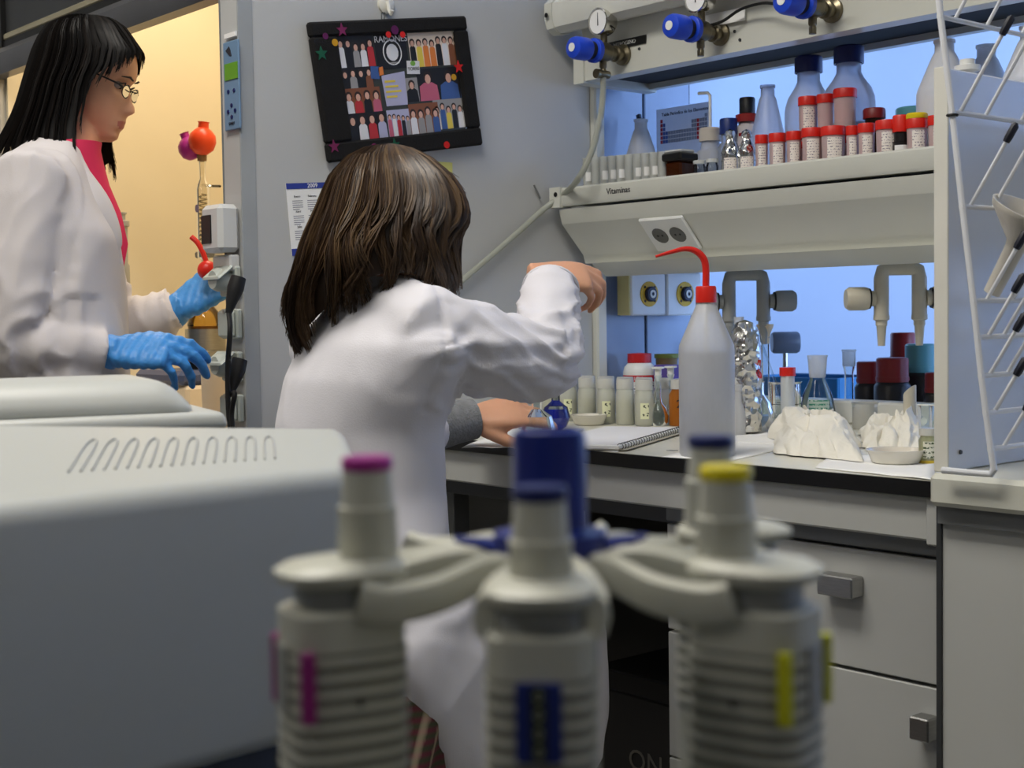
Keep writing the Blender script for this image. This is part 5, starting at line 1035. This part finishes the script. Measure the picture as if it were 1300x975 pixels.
q = onb(963, 548); ware('round_flask', 'round flask half filled with clear liquid beside the beaker', 'flask', q, [('bulb', [(0, 0), (.014, .001), (.026, .014), (.03, .03), (.022, .054), (.012, .066), (.0105, .07), (.0105, .09), (.0125, .092)], GLASS), ('liquid', [(0, .002), (.014, .003), (.025, .015), (.0288, .03), (0, .03)], CLIQ)], GC, 28)
q = at(958, 500, Y=2.12); q.z = ZB+.0005; t = thing('reagent_carton', 'narrow cream carton with small black print behind the flasks', 'carton', q, .5); MB().box(-.014, .014, -.014, .014, 0, .122, .001).build('carton_body', mat('carton_cream', (226, 214, 184), .6), t)
text('lettering', 'Merck', .008, INK, t, (0, -.0146, .09), (1, 0, 0), (0, 0, 1)); g = MB()
for k in range(6): g.box(-.011, .011-.003*(k % 3), -.0146, -.0141, .075-.006*k, .0765-.006*k)
g.build('print_lines', INK, t, smooth=0)
simple(997, 543, [(0, 0), (.027, 0), (.029, .003), (.029, .083), (.032, .087)], GLASS, 'glass beaker with printed scale beside the tissue heap', 'glass_beaker', 'beaker', [('scale_print', [(.0291, .045), (.0291, .046)], INK)], group=GC, n=30)
A = onb(1002, 543); MB(Matrix.Translation(A)).tube([(0, 0, .01), tuple((at(960, 415, D=depth(A)-.0)-A))], .0022, 8).build('glass_rod', GLASS, None, label='thin glass rod leaning in the beaker', cat='rod')
simple(1000, 520, [(0, 0), (.010, .003), (.0125, .02), (.0125, .105), (.012, .108)], CLEARPP, 'upright conical tube with bright red cap standing by the glass beaker', 'centrifuge_tube', 'tube', [('cap', [(.012, .103), (.0145, .103), (.0145, .118), (0, .119)], RED)], Yd=2.04)
q = onb(1038, 540); t = ware('erlenmeyer_flask', 'flask with frosted ground neck and green print', 'flask', q, [('flask_body', [(0, 0), (.03, 0), (.033, .004), (.0335, .03), (.028, .058), (.0155, .086), (.0145, .092)], GLASS), ('ground_neck', [(.0145, .0915), (.0155, .094), (.0185, .13), (.0195, .132), (.0195, .134), (.017, .134)], LDPE), ('contents', [(0, .003), (.031, .004), (.0315, .022), (0, .022)], AG)], GC, 30)
patch(.0337, .03, .05, FA-.7, FA+.5).build('green_print', scribble('green_print', (196, 214, 200), (60, 150, 120), 260, 260, .46), t)
simple(1078, 530, [(0, 0), (.016, 0), (.016, .004), (.0095, .008), (.0095, .09), (.011, .098), (.0125, .105)], GLASS, 'slim glass adapter with frosted socket top', 'glass_adapter', 'adapter', [('ground_socket', [(.0125, .1045), (.0135, .108), (.0135, .135), (.015, .136), (.015, .139), (.012, .139)], LDPE)], group=GC)
simple(1098, 520, [(0, 0), (.022, 0), (.023, .003), (.0235, .046), (.026, .049), (.024, .049), (.021, .006), (0, .005)], milky('plastic_cup', (232, 230, 220), .15, .4), 'low translucent plastic cup beside the slim adapter', 'plastic_cup', 'cup', Yd=2.2)
MB().lathe([(.0, 0), (.0105, 0), (.0105, .085), (.0105, .085), (.0088, .085), (.0088, .01), (0, .01)], 20).build('offcut_tube', PVC, None, label='short upright piece of beige plastic pipe with slanted end', cat='pipe').location = at(1155, 500, Y=2.03)*1.0
bpy.data.objects['offcut_tube'].location.z = ZB+.0005; _m = bpy.data.objects['offcut_tube'].data
for v_ in _m.vertices:
    if v_.co.z > .08: v_.co.z += v_.co.x*.9
for k, u in enumerate((1176, 1190)): simple(u, 540, [(0, 0), (.012, 0), (.0125, .003), (.0125, .072), (.014, .074)], GLASS, ['clear glass jar at the back beside the splash board', 'clear glass jar touching the splash board'][k], 'glass_jar', 'jar', Yd=1.9)
t = simple(1178, 588, [(0, 0), (.012, 0), (.013, .003), (.013, .033), (.0105, .038), (.0105, .042)], milky('vial_pale', (226, 226, 190), .5, .4), 'little vial with yellow bottom and patterned label by the splash board', 'sample_vial', 'vial', [('yellow_foot', [(.0, .0006), (.0134, .0006), (.0134, .005), (0, .005)], mat('vial_yellow', (226, 196, 70), .4)), ('lid', [(.011, .04), (.012, .04), (.012, .05), (0, .05)], JL)])
patch(.0133, .008, .032, FA-.8, FA+.5).build('paper_label', scribble('vial_print', (226, 226, 210), (70, 90, 60), 300, 300, .5), t)
# back of the bench
q = at(812, 470, Y=2.22); q.z = ZB+.0005; t = ware('reagent_jar', 'white plastic reagent jar with red lid and red label band', 'jar', q, [('jar_body', [(0, 0), (.034, 0), (.036, .004), (.036, .092), (.033, .103), (.026, .111), (.024, .113)], WHITE), ('lid', [(.024, .1125), (.026, .1125), (.026, .132), (0, .134)], mat('lid_red', (190, 30, 34), .4))], None, 30)
patch(.0364, .072, .086, FA-1.5, FA+1.5, 14).build('label_band', mat('band_red', (206, 36, 40), .5), t); text('lettering', 'RICH', .0115, PAPER, t, (cos(FA-.25)*.0374, sin(FA-.25)*.0374, .079), RH, ZU)
patch(.0364, .01, .07, FA-1.2, FA+1.2, 14).build('paper_label', scribble('jar_text', (236, 234, 230), (80, 80, 90), 200, 330, .55), t)
q = at(850, 465, Y=2.24); q.z = ZB+.0005; MB().box(-.03, .03, -.02, .02, 0, .108, .003).build('purple_box', mat('purple_card', (92, 76, 158), .6), None, label='purple carton behind the red lidded jar', cat='box').location = q
q = at(846, 440, Y=2.3); q.z = ZB+.0455; t = thing('green_lidded_tub', 'tub with olive green lid behind the purple carton', 'tub', q); MB().lathe([(0, 0), (.022, 0), (.024, .075), (0, .075)], 24).build('tub_body', mat('tub_brown', (150, 118, 70), .5), t); MB().lathe([(.0, .0752), (.027, .0752), (.027, .084), (0, .085)], 24).build('lid', mat('lid_olive', (142, 150, 60), .5), t)
for u, Yd, zz, r, h, capm, lab in ((1104, 2.42, 0, .03, .115, 'cap_dark_red', 'dark bottle with maroon cap standing behind the beige tap'), (1133, 2.38, 0, .036, .125, 'cap_dark_red', 'broad dark bottle with ribbed maroon cap behind the beige tap spout'), (1146, 2.6, 0, .03, .17, 'cap_dark_red', 'tall dark bottle with high maroon cap at the back'), (1168, 2.47, 0, .034, .150, 'teal_cap', 'dark bottle with teal cap behind the beige tap'), (1186, 2.34, 0, .02, .10, 'cap_dark_red', 'short dark bottle with maroon cap by the splash board')):
    q = at(u, 470, Y=Yd); q.z = ZB+.0005; t = ware('dark_bottle', lab, 'bottle', q, [('bottle_body', [(0, 0), (r, 0), (r, h*.55), (r*.85, h*.62), (r*.7, h*.64)], mat('bottle_black', (24, 20, 22), .35)), ('cap', [(r*.7, h*.62), (r*.86, h*.62), (r*.86, h*.98), (r*.78, h), (0, h)], MATS[capm]), ('cap_ring', [(r*.87, h*.64), (r*.9, h*.64), (r*.9, h*.70), (r*.87, h*.70)], MATS[capm])], 'dark bottles at the back of the bench')
q = at(997, 430, Y=2.5); q.z = ZB+.0005; t = thing('clamp_stand', 'small grey motor cylinder on a stand at the back of the bench', 'stand', q); MB().box(-.04, .04, -.03, .03, 0, .012, .003).build('foot', DGREY, t); MB().cyl(.006, .012, .15, 10).build('rod', STEEL, t); MB(frame((0, 0, .15), (0, 0, 1), RH)).lathe([(0, -.03), (.021, -.03), (.024, -.025), (.024, .025), (.021, .03), (0, .03)], 24).build('cylinder', mat('motor_grey', (96, 104, 122), .4), t)
q = at(1035, 440, Y=2.75); q.z = ZB+.0005; t = thing('plastic_crate', 'blue plastic crate at the far side of the bench', 'crate', q); cr_ = mat('crate_blue', (40, 110, 160), .4)
MB().box(-.13, .13, -.09, .09, 0, .01, .002).build('base', cr_, t)
for a_, b_, c_, d_ in ((-.13, .13, -.09, -.084), (-.13, .13, .084, .09), (-.13, -.124, -.084, .084), (.124, .13, -.084, .084)): MB().box(a_, b_, c_, d_, .01, .065, .002).build('side', cr_, t)
# ---------------- inside the fume hood
q = at(262, 475, Y=1.62); q.z = .9; zz = lambda v: at(262, v, Y=1.62).z-.9
t = thing('hotplate_stirrer', 'slate blue hotplate on a stand inside the fume hood', 'hotplate', q); SL = mat('slate_blue', (70, 80, 112), .4)
MB().box(-.12, .11, -.11, .11, 0, zz(486), .008).build('stand_block', mat('stand_cream', (222, 204, 176), .5), t); MB().box(-.125, .10, -.12, .10, zz(486)+.0005, zz(468), .01).build('plate_body', SL, t); MB().cyl(.05, zz(468), zz(459), 28).build('plate_top', BLACKRUB, t)
t = thing('heating_mantle', 'brushed steel heating pot holding a round flask inside the hood', 'heating pot', q+ZU*(zz(459)+.0008)); k0 = zz(445)-zz(459)
MB().lathe([(0, 0), (.062, 0), (.064, .004), (.064, k0*.9), (.058, k0), (0, k0)], 36).build('base_ring', STEEL, t); MB().lathe([(0, k0+.0003), (.0465, k0+.0003), (.0465, zz(418)-zz(459)), (.042, zz(418)-zz(459)), (.042, k0+.01), (0, k0+.01)], 36).build('pot', STEEL, t)
ware('reaction_flask', 'round glass flask sitting in the steel pot', 'flask', q+ZU*(zz(440)), [('bulb', [(0, 0), (.02, .004), (.036, .025), (.041, .05), (.036, .075), (.022, .092), (.013, .1), (.012, .13)], glassmat('amber_glass_thin', (236, 214, 150))), ('liquid', [(0, .002), (.02, .006), (.035, .026), (.04, .048), (0, .048)], milky('amber_liq', (222, 190, 90), .4, .4))], None, 28)
pc = at(259, 300, Y=1.62); zb_ = at(261, 330, Y=1.62).z; zt_ = at(255, 205, Y=1.62).z; H = zt_-zb_
cdn = thing('condenser', 'tall glass coil condenser with orange and purple balloons on top', 'condenser', (pc.x, 1.62, zb_), 0)
MB().lathe([(.008, -.07), (.009, 0), (.016, .006), (.0165, H*.72), (.012, H*.78), (.0075, H*.82), (.0075, H*.97), (.0095, H)], 20).build('jacket', glassmat('condenser_glass', (244, 242, 236)), cdn)
MB().tube([(.0085*cos(j*.7), .0085*sin(j*.7), .012+j*H*.62/130) for j in range(131)], .0018, 5).build('coil', glassmat('condenser_coil', (226, 222, 208)), cdn)
MB().lathe([(0, H), (.0105, H), (.0115, H+.014), (.0115, H+.02), (0, H+.02)], 16).build('stopper', mat('cork', (140, 112, 80), .8), cdn)
MB().tube([(0, 0, H*.76), (.03, 0, H*.74), (.08, .0, H*.72)], .003, 8).build('side_arm', glassmat('condenser_glass'), cdn)
MB().box(-.026, .03, -.012, .012, .005, .02, .003).build('clamp', MGREY, cdn); MB().tube([(0, .02, .012), (.0, .1, .012), (0, .35, .012)], .004, 8).build('clamp_rod', STEEL, cdn)
MB(frame((0, -.0165, H*.52), (1, 0, 0), (0, -1, 0))).prism(disc(0, 0, .008, .009, 16), 'z', 0, .0006).build('round_mark', mat('mark_violet', (140, 126, 170), .5), cdn)
for off, dz, tl, m, s in ((RH*.004-FH*.01, .050, .10, mat('balloon_orange', (240, 76, 30), .35, vary=.05, sss=.1), 1.12), (RH*-.030+FH*.01, .036, -.35, mat('balloon_purple', (172, 40, 140), .35, vary=.05), .95)):
    MB(Matrix.Translation(off+ZU*(H+dz-.004))@Matrix.Rotation(tl, 4, FH)@Matrix.Scale(s, 4)).lathe([(0, -.030), (.012, -.028), (.024, -.018), (.0285, -.002), (.026, .012), (.017, .022), (.011, .026), (.0105, .036), (.0125, .038)], 24).build('balloon', m, cdn)
# pipette hanging at the hood wall and the red filler in the gloved hand
q = at(157, 330, D=2.95); zt_ = at(157, 270, D=2.95).z; t = thing('hood_pipette', 'slim grey pipette standing in the hood behind the lab coat', 'pipette', (q.x, q.y, .9)); h = zt_-.9
GY = mat('pip_grey', (176, 172, 160), .45)
MB().lathe([(0, 0), (.05, 0), (.05, .008), (.006, .012), (.006, h-.20)], 20).build('holder', GY, t); MB().lathe([(0, h-.20), (.008, h-.20), (.012, h-.16), (.012, h-.11), (.009, h-.105), (.010, h-.03), (.014, h-.028), (.014, h-.018), (.007, h-.016)], 16).build('barrel', GY, t); MB().lathe([(.006, h-.017), (.006, h-.004), (.009, h-.003), (.009, h), (0, h)], 12).build('plunger', GY, t); MB().box(-.005, .005, -.0145, -.0125, h-.06, h-.038).build('colour_tag', mat('tag_maroon', (110, 30, 50), .5), t)
wq = at(263, 343, D=2.62)
t = thing('pipette_filler', 'red rubber pipette filler held in the raised blue glove', 'pipette filler', wq); MB().ell((0, 0, 0), (.018, .018, .018), 18, 12).build('bulb', RED, t); MB().tube(bez([(0, 0, .01), tuple(RH*-.006+ZU*.03), tuple(RH*-.016+ZU*.05), tuple(RH*-.028+ZU*.062)], 14), .005, 8).build('stem', RED, t)
q = at(279, 485, Y=YE+.16); q.z = .9005; t = thing('cream_canister', 'plain cream canister standing in the hood by the pillar', 'canister', q); MB().lathe([(0, 0), (.034, 0), (.036, .004), (.038, at(278, 458, Y=YE+.16).z-.9), (.036, at(278, 458, Y=YE+.16).z-.9), (.033, .006), (0, .006)], 26).build('canister_body', mat('canister_cream', (226, 210, 190), .5), t)

# ================================================================ drying rack in front of the splash board
WIRE = mat('white_wire', (224, 226, 230), .3, vary=.03); dr = thing('drying_rack', 'white plastic coated wire drying rack leaning on the splash board', 'drying rack', (XR, YB, ZB+.015)); dM = Matrix.Translation((-XR, -YB, -(ZB+.015)))
YR = YB-.05
nodes = [at(u, v, Y=YR) for u, v in ((1191, -12), (1194, 21), (1209, 142), (1222, 262), (1236, 382), (1241, 428), (1246, 477), (1252, 524), (1258, 570))]
ft = at(1262, 596, Y=YR); ft.z = ZB+.0215
for dy in (0, .40):
    MB(dM).tube([p+V((0, dy, 0)) for p in nodes]+[ft+V((0, dy, .006)), ft+V((-.004, dy, 0)), V((XR+.03, ft.y+dy, ft.z))], .0042, 10).build('upright', WIRE, dr)
PGS = {1: [(.033, .10, 1), (.105, .085, 1), (.19, .09, 1)], 2: [(.018, .10, 1), (.075, .10, 1), (.16, .1, 1)], 3: [(.018, .085, 1), (.07, .085, 1)], 4: [(.03, .07, 1), (.09, .07, 1)], 5: [(.025, .06, 1), (.06, .06, 1)], 6: [(.02, .06, 1), (.06, .06, 1)], 7: [(.02, .05, 1)], 8: [(.03, .05, 1)]}
for k in range(1, 9):
    p = nodes[k]; MB(dM).tube([p+V((0, -.004, 0)), p+V((0, .404, 0))], .0032, 8).build('cross_wire', WIRE, dr)
    for y, L_, tip in PGS[k]:
        a_ = p+V((.0, y, .002)); d_ = V((.48, .12, .86)).normalized(); b_ = a_+d_*L_; MB(dM).tube([a_, b_], .0026, 8).build('peg', WIRE, dr)
        MB(dM).tube([b_-d_*.001, b_+d_*.004, b_+d_*.02, b_+d_*.024], [.0042, .005, .005, .002], 8).build('peg_tip', mat('tip_black', (24, 26, 40), .5), dr)
p = nodes[2]; MB(dM).tube([p+V((.006*cos(a_), .006*sin(a_), -.004)) for a_ in [2*pi*k/14 for k in range(15)]], .0016, 6, caps=False).build('cable_tie', BLACKRUB, dr)
# beige funnel on the rack
PV2 = mat('funnel_beige', (214, 208, 196), .4, vary=.04)
a_ = at(1259, 372, Y=YB+.03); b_ = at(1292, 308, Y=YB+.03); d_ = (b_-a_).normalized(); fu = thing('plastic_funnel', 'beige plastic funnel hanging upside down on the drying rack', 'funnel', a_)
MB(frame((0, 0, 0), (0, 1, 0), d_)).lathe([(.0085, 0), (.0105, .0), (.012, .062), (.014, .07), (.05, .105), (.052, .112), (.049, .112), (.012, .074), (.0095, .06), (.0085, 0)], 28).build('cone', PV2, fu)
# upper right: clear plastic bottle drying on the top pegs
a_ = nodes[1]+V((.03, .07, .05)); t = thing('drying_bottle', 'clear plastic bottle drying on the top wire of the rack', 'bottle', a_); MB(frame((0, 0, 0), (1, 0, 0), (.35, .55, .5))).lathe([(.009, -.03), (.012, -.02), (.014, 0), (.032, .03), (.034, .04), (.034, .12), (.03, .125), (0, .125)], 26).build('bottle_body', LDPE, t)

# ================================================================ near bench and foreground
ZN = .74; nbn = thing('near_bench', 'dark topped bench under the white instruments in the foreground', 'bench', (0, 0, 0))
MB().box(-2.3, .55, -.9, .66, ZN-.03, ZN, .003).build('worktop', mat('near_top', (52, 54, 56), .4), nbn); MB().box(-2.25, .5, -.85, .58, .1, ZN-.03).build('cabinet', LAM, nbn); MB().box(-2.2, .45, -.8, .5, 0, .1).build('plinth', DARK, nbn)
def hexa(c8, r, seg, name, m, parent):
    me = bpy.data.meshes.new(name); me.from_pydata([tuple(p) for p in c8], [], [(0, 3, 2, 1), (4, 5, 6, 7), (0, 1, 5, 4), (1, 2, 6, 5), (2, 3, 7, 6), (3, 0, 4, 7)])
    bm = bmesh.new(); bm.from_mesh(me); bmesh.ops.recalc_face_normals(bm, faces=bm.faces); bmesh.ops.bevel(bm, geom=list(bm.edges), offset=r, segments=seg, profile=.5, affect='EDGES'); bm.to_mesh(me); bm.free(); me.materials.append(m); me.polygons.foreach_set('use_smooth', [True]*len(me.polygons)); me.set_sharp_from_angle(angle=radians(40)); o = bpy.data.objects.new(name, me); COL.objects.link(o); o.parent = parent; return o
INS = mat('instrument_white', (190, 192, 187), .4, vary=.02, vscale=3); INS2 = mat('instrument_grey', (176, 178, 176), .4, vary=.02)
an = radians(66); ed = FH*cos(an)+RH*sin(an); bk = FH*sin(an)-RH*cos(an)
FR = at(466, 593, D=.99); FL = at(0, 642, D=.80); FL = FL+(FL-FR)*.9; BR = at(438, 541, D=1.14); BL = at(0, 566, D=1.035); BL = BL+(BL-BR)*.6; _n = (FR-FL).cross(BR-FL); BL.z = FL.z-(_n.x*(BL.x-FL.x)+_n.y*(BL.y-FL.y))/_n.z
i1 = thing('white_instrument', 'large white bench instrument with a row of vent slots on top', 'instrument', (FR.x, FR.y, ZN)); o1 = V((FR.x, FR.y, ZN)); zb_ = at(340, 950, D=.95).z-ZN
def dn(p, z): q_ = p-o1; return V((q_.x, q_.y, z))
hexa([dn(FL, zb_), dn(FR, zb_), dn(BR, zb_), dn(BL, zb_), FL-o1, FR-o1, BR-o1, BL-o1], .014, 6, 'housing', INS, i1)
md = (dn(FL, 0)+dn(FR, 0)+dn(BR, 0)+dn(BL, 0))/4
hexa([md+(dn(p, 0)-md)*.93 for p in (FL, FR, BR, BL)]+[md+(dn(p, 0)-md)*.93+ZU*(zb_+.004) for p in (FL, FR, BR, BL)], .002, 1, 'base', BLACKRUB, i1)
def top1(a_, b_): return (FL*(1-a_)+FR*a_)*(1-b_)+(BL*(1-a_)+BR*a_)*b_-o1+ZU*.0006
for k in range(10):
    a_ = .545+.033*k
    MB().tube(bez([top1(a_-.008, .30), top1(a_-.005, .62), top1(a_+.001, .72), top1(a_+.009, .72), top1(a_+.012, .62), top1(a_+.009, .30)], 15), .0009, 5).build('vent_slot', INS2, i1)
sy = 1 if V((-ed.y, ed.x, 0)).dot(bk) > 0 else -1
def L(x, y, z): return (x, y*sy, z)
A = at(284, 540, D=1.36); i2 = thing('lidded_instrument', 'white instrument with rounded lid and dark slot behind the vented one', 'instrument', (A.x, A.y, ZN), math.atan2(ed.y, ed.x)); z0 = at(150, 540, D=1.36).z-ZN; z1 = at(150, 481, D=1.36).z-ZN
hexa([L(-.62, 0, .0), L(0, 0, .0), L(0, .2, .0), L(-.62, .2, .0), L(-.62, 0, z0-.008), L(0, 0, z0-.008), L(0, .2, z0-.008), L(-.62, .2, z0-.008)], .01, 4, 'housing', INS2, i2)
hexa([L(-.63, -.01, z0-.004), L(.004, -.01, z0-.004), L(.004, .205, z0-.004), L(-.63, .205, z0-.004), L(-.63, -.006, z0+.012), L(0, -.006, z0+.012), L(0, .2, z0+.012), L(-.63, .2, z0+.012)], .006, 3, 'ledge', INS, i2)
hexa([L(-.62, .0, z0+.008), L(-.016, .0, z0+.008), L(-.02, .19, z0+.008), L(-.62, .19, z0+.008), L(-.60, .02, z1), L(-.05, .02, z1), L(-.05, .17, z1), L(-.60, .17, z1)], .018, 5, 'lid', INS, i2)
MB().box(-.6, -.03, min(-sy*.0015, sy*.004), max(-sy*.0015, sy*.004), z0-.028, z0-.012, .0).build('slot', BLACKRUB, i2)
# ---- pipette carousel
PW = mat('pipette_white', (198, 198, 184), .4, vary=.02); PG = mat('pipette_grey', (150, 152, 148), .4); PC = at(698, 640, D=.50); PC.z = ZN; R_ = .068; ZH = 1.0395
cs = thing('pipette_carousel', 'round carousel stand with navy centre handle and white arms', 'pipette stand', PC); zh = ZH-ZN
MB().lathe([(0, 0), (.07, 0), (.075, .004), (.075, .012), (.05, .02), (.02, .026), (0, .026)], 40).build('base', PW, cs)
MB().lathe([(0, .025), (.0165, .025), (.0165, zh-.025), (0, zh-.025)], 28).build('column', mat('column_blue_grey', (150, 162, 180), .4), cs)
MB().lathe([(0, zh-.024), (.0132, zh-.024), (.0132, zh+.036), (.0125, zh+.0395), (.010, zh+.0405), (.0085, zh+.037), (0, zh+.036)], 32).build('handle', mat('handle_navy', (18, 36, 120), .3, vary=.05), cs)
sp = MB()
FP = FA+radians(4)*(-1 if V((cos(FA+.1), sin(FA+.1), 0)).dot(RH) > V((cos(FA), sin(FA), 0)).dot(RH) else 1)
for k in range(4):
    a_ = FA+radians(90*k); d_ = V((cos(a_), sin(a_), 0)); sp.tube([d_*.010+ZU*(zh-.006), d_*.02+ZU*(zh-.001), d_*.034+ZU*(zh+.002)], [.0085, .0065, .002], 8, flat=(1, .5))
sp.lathe([(.013, zh-.008), (.02, zh-.008), (.02, zh+.004), (.013, zh+.006)], 28); sp.build('spider', mat('handle_navy', (18, 36, 120), .3), cs)
for k in range(6):
    a_ = FP+radians(60*k); d_ = V((cos(a_), sin(a_), 0)); n_ = V((-sin(a_), cos(a_), 0)); am = MB()
    for s_ in (-1, 1):
        am.tube(bez([d_*.017+n_*s_*.004+ZU*(zh-.010), d_*.03+n_*s_*.010+ZU*(zh-.0065), d_*.05+n_*s_*.0165+ZU*(zh-.0105), d_*.068+n_*s_*.0175+ZU*(zh-.012), d_*.078+n_*s_*.0168+ZU*(zh-.010)], 16), .0036, 8, flat=(1, 1.9))
    am.build('arm', PW, cs)
def pipette(k, tagm, capm, lab, disp=None, lift=0.0):
    a_ = FP+radians(60*k); d_ = V((cos(a_), sin(a_), 0)); p = PC+d_*R_; t = thing('pipette', lab, 'pipette', (p.x, p.y, ZH), a_, 'pipettes on the carousel')
    # local x points outward from the stand
    ox_ = .0035 if disp else .010; ha, hb = (.0185, .0165) if disp else (.0195, .0165)
    MB().rings([(V((x, 0, z)), V((a, 0, 0)), V((0, b, 0))) for x, z, a, b in ((ox_-.002, -.150, .012, .011), (ox_-.001, -.135, ha-.003, hb-.001), (ox_, -.11, ha, hb), (ox_, -.03, ha, hb), (ox_, -.0145, ha, hb), (ox_, -.0135, ha-.0015, hb-.0015))], 32, e=3.6).build('body', PW, t)
    MB().rings([(V((ox_-.001, 0, z)), V((ha-.004, 0, 0)), V((0, hb-.003, 0))) for z in (-.0134, -.0062)], 30, e=3).build('neck_band', PG, t)
    MB().rings([(V((x, 0, z)), V((a, 0, 0)), V((0, b, 0))) for x, z, a, b in ((ox_-.001, -.0062, ha-.003, hb-.002), (ox_, -.0045, ha+.0015, hb+.0005), (ox_, -.0015, ha+.002, hb+.001), (ox_-.001, .0005, ha-.001, hb-.001), (ox_*.5, .0015, .0125, .0125))], 30, e=2.6).build('shoulder', PW, t)
    MB(Matrix.Translation((0, 0, lift))).lathe([(.0095, .001-lift), (.0102, .004), (.0096, .016), (.0098, .0165), (.0098, .018), (.0088, .0185), (.0080, .030), (0, .030)], 26).build('plunger', PW, t)
    MB(Matrix.Translation((0, 0, lift))).lathe([(0, .0301), (.0081, .0301), (.0086, .031), (.0086, .0335), (.0080, .0345), (0, .0345)], 24).build('plunger_button', capm, t)
    MB().rings([(V((ox_, 0, z)), V((ha+.00025, 0, 0)), V((0, hb+.00025, 0))) for z in (-.0262, -.0685)], 32, e=3.6).build('groove_shade', mat('grip_shadow', (128, 128, 118), .6), t)  # darker band paints the shade in the grooves between ribs
    rb = None
    for j in range(8):
        z = -.029-j*.0052
        if rb is None: rb = MB().rings([(V((ox_, 0, dz)), V((a, 0, 0)), V((0, b, 0))) for dz, a, b in ((-.0015, ha-.0002, hb-.0002), (-.001, ha+.0007, hb+.0007), (.001, ha+.0007, hb+.0007), (.0015, ha-.0002, hb-.0002))], 30, e=3.4).build('grip_rib', PW, t); rb.location.z = z
        else: c_ = rb.copy(); COL.objects.link(c_); c_.parent = t; c_.location.z = z
    if disp:
        xf = ox_+ha
        MB().box(xf+.0004, xf+.002, -.0068, .0068, -.050, -.026, .0005).build('colour_panel', tagm, t)
        MB().box(xf+.002, xf+.0026, -.0024, .0024, -.049, -.027).build('display', mat('pip_display', (44, 50, 44), .25), t)
        for j in range(4): text('digit', '0', .005, mat('digit_pale', (150, 156, 140), .6), t, (xf+.0027, 0, -.030-.0055*j), (0, 1, 0), (0, 0, 1))
    else:
        xf = ox_+ha
        for s_ in (-1, 1): MB().box(xf-.0048, xf-.0002, s_*(hb-.0004)-.0012, s_*(hb-.0004)+.0018, -.0475, -.0245, .0006).build('colour_tag', tagm, t)
        MB().box(xf+.0004, xf+.0014, -.0055, .0055, -.0475, -.0245, .0004).build('display_panel', PG, t)
        for s_ in (-1, 1): MB().prism([(ox_-.0015, -.0425), (ox_, -.041), (ox_+.0015, -.0425), (ox_, -.044)], 'y', s_*(hb+.0004)-.0006, s_*(hb+.0004)+.0006).build('diamond_mark', INK, t)
        for s_ in (-1, 1): MB().box(ox_-.002, ox_+.0016, s_*hb-.0005, s_*hb+.0005, -.078, -.068).build('logo_mark', mat('logo_blue', (60, 84, 170), .5) if tagm.name != 'tag_yellow' else RED, t)
    MB().lathe([(.0105, -.152), (.009, -.17), (.0055, -.215), (.004, -.222), (0, -.222)], 18).build('tip_cone', PW, t)
    return t
pipette(0, mat('tag_blue', (26, 44, 120), .4), mat('button_navy', (28, 38, 96), .35), 'white pipette with navy plunger button and blue display panel', True, -.006)
# slots either side of the front one: image left gets magenta, image right gets yellow
pl_ = -1 if V((cos(FA+radians(60)), sin(FA+radians(60)), 0)).dot(RH) > 0 else 1
pipette(pl_, mat('tag_magenta', (150, 36, 122), .4), mat('button_magenta', (176, 56, 150), .35), 'white pipette with magenta plunger button and magenta tag')
pipette(-pl_, mat('tag_yellow', (206, 206, 30), .4), mat('button_yellow', (232, 214, 20), .35), 'white pipette with yellow plunger button and yellow tag', None, -.004)
pipette(-2*pl_, mat('tag_blue', (26, 44, 120), .4), mat('button_navy', (28, 38, 96), .35), 'white pipette with navy plunger button behind the yellow tagged one')
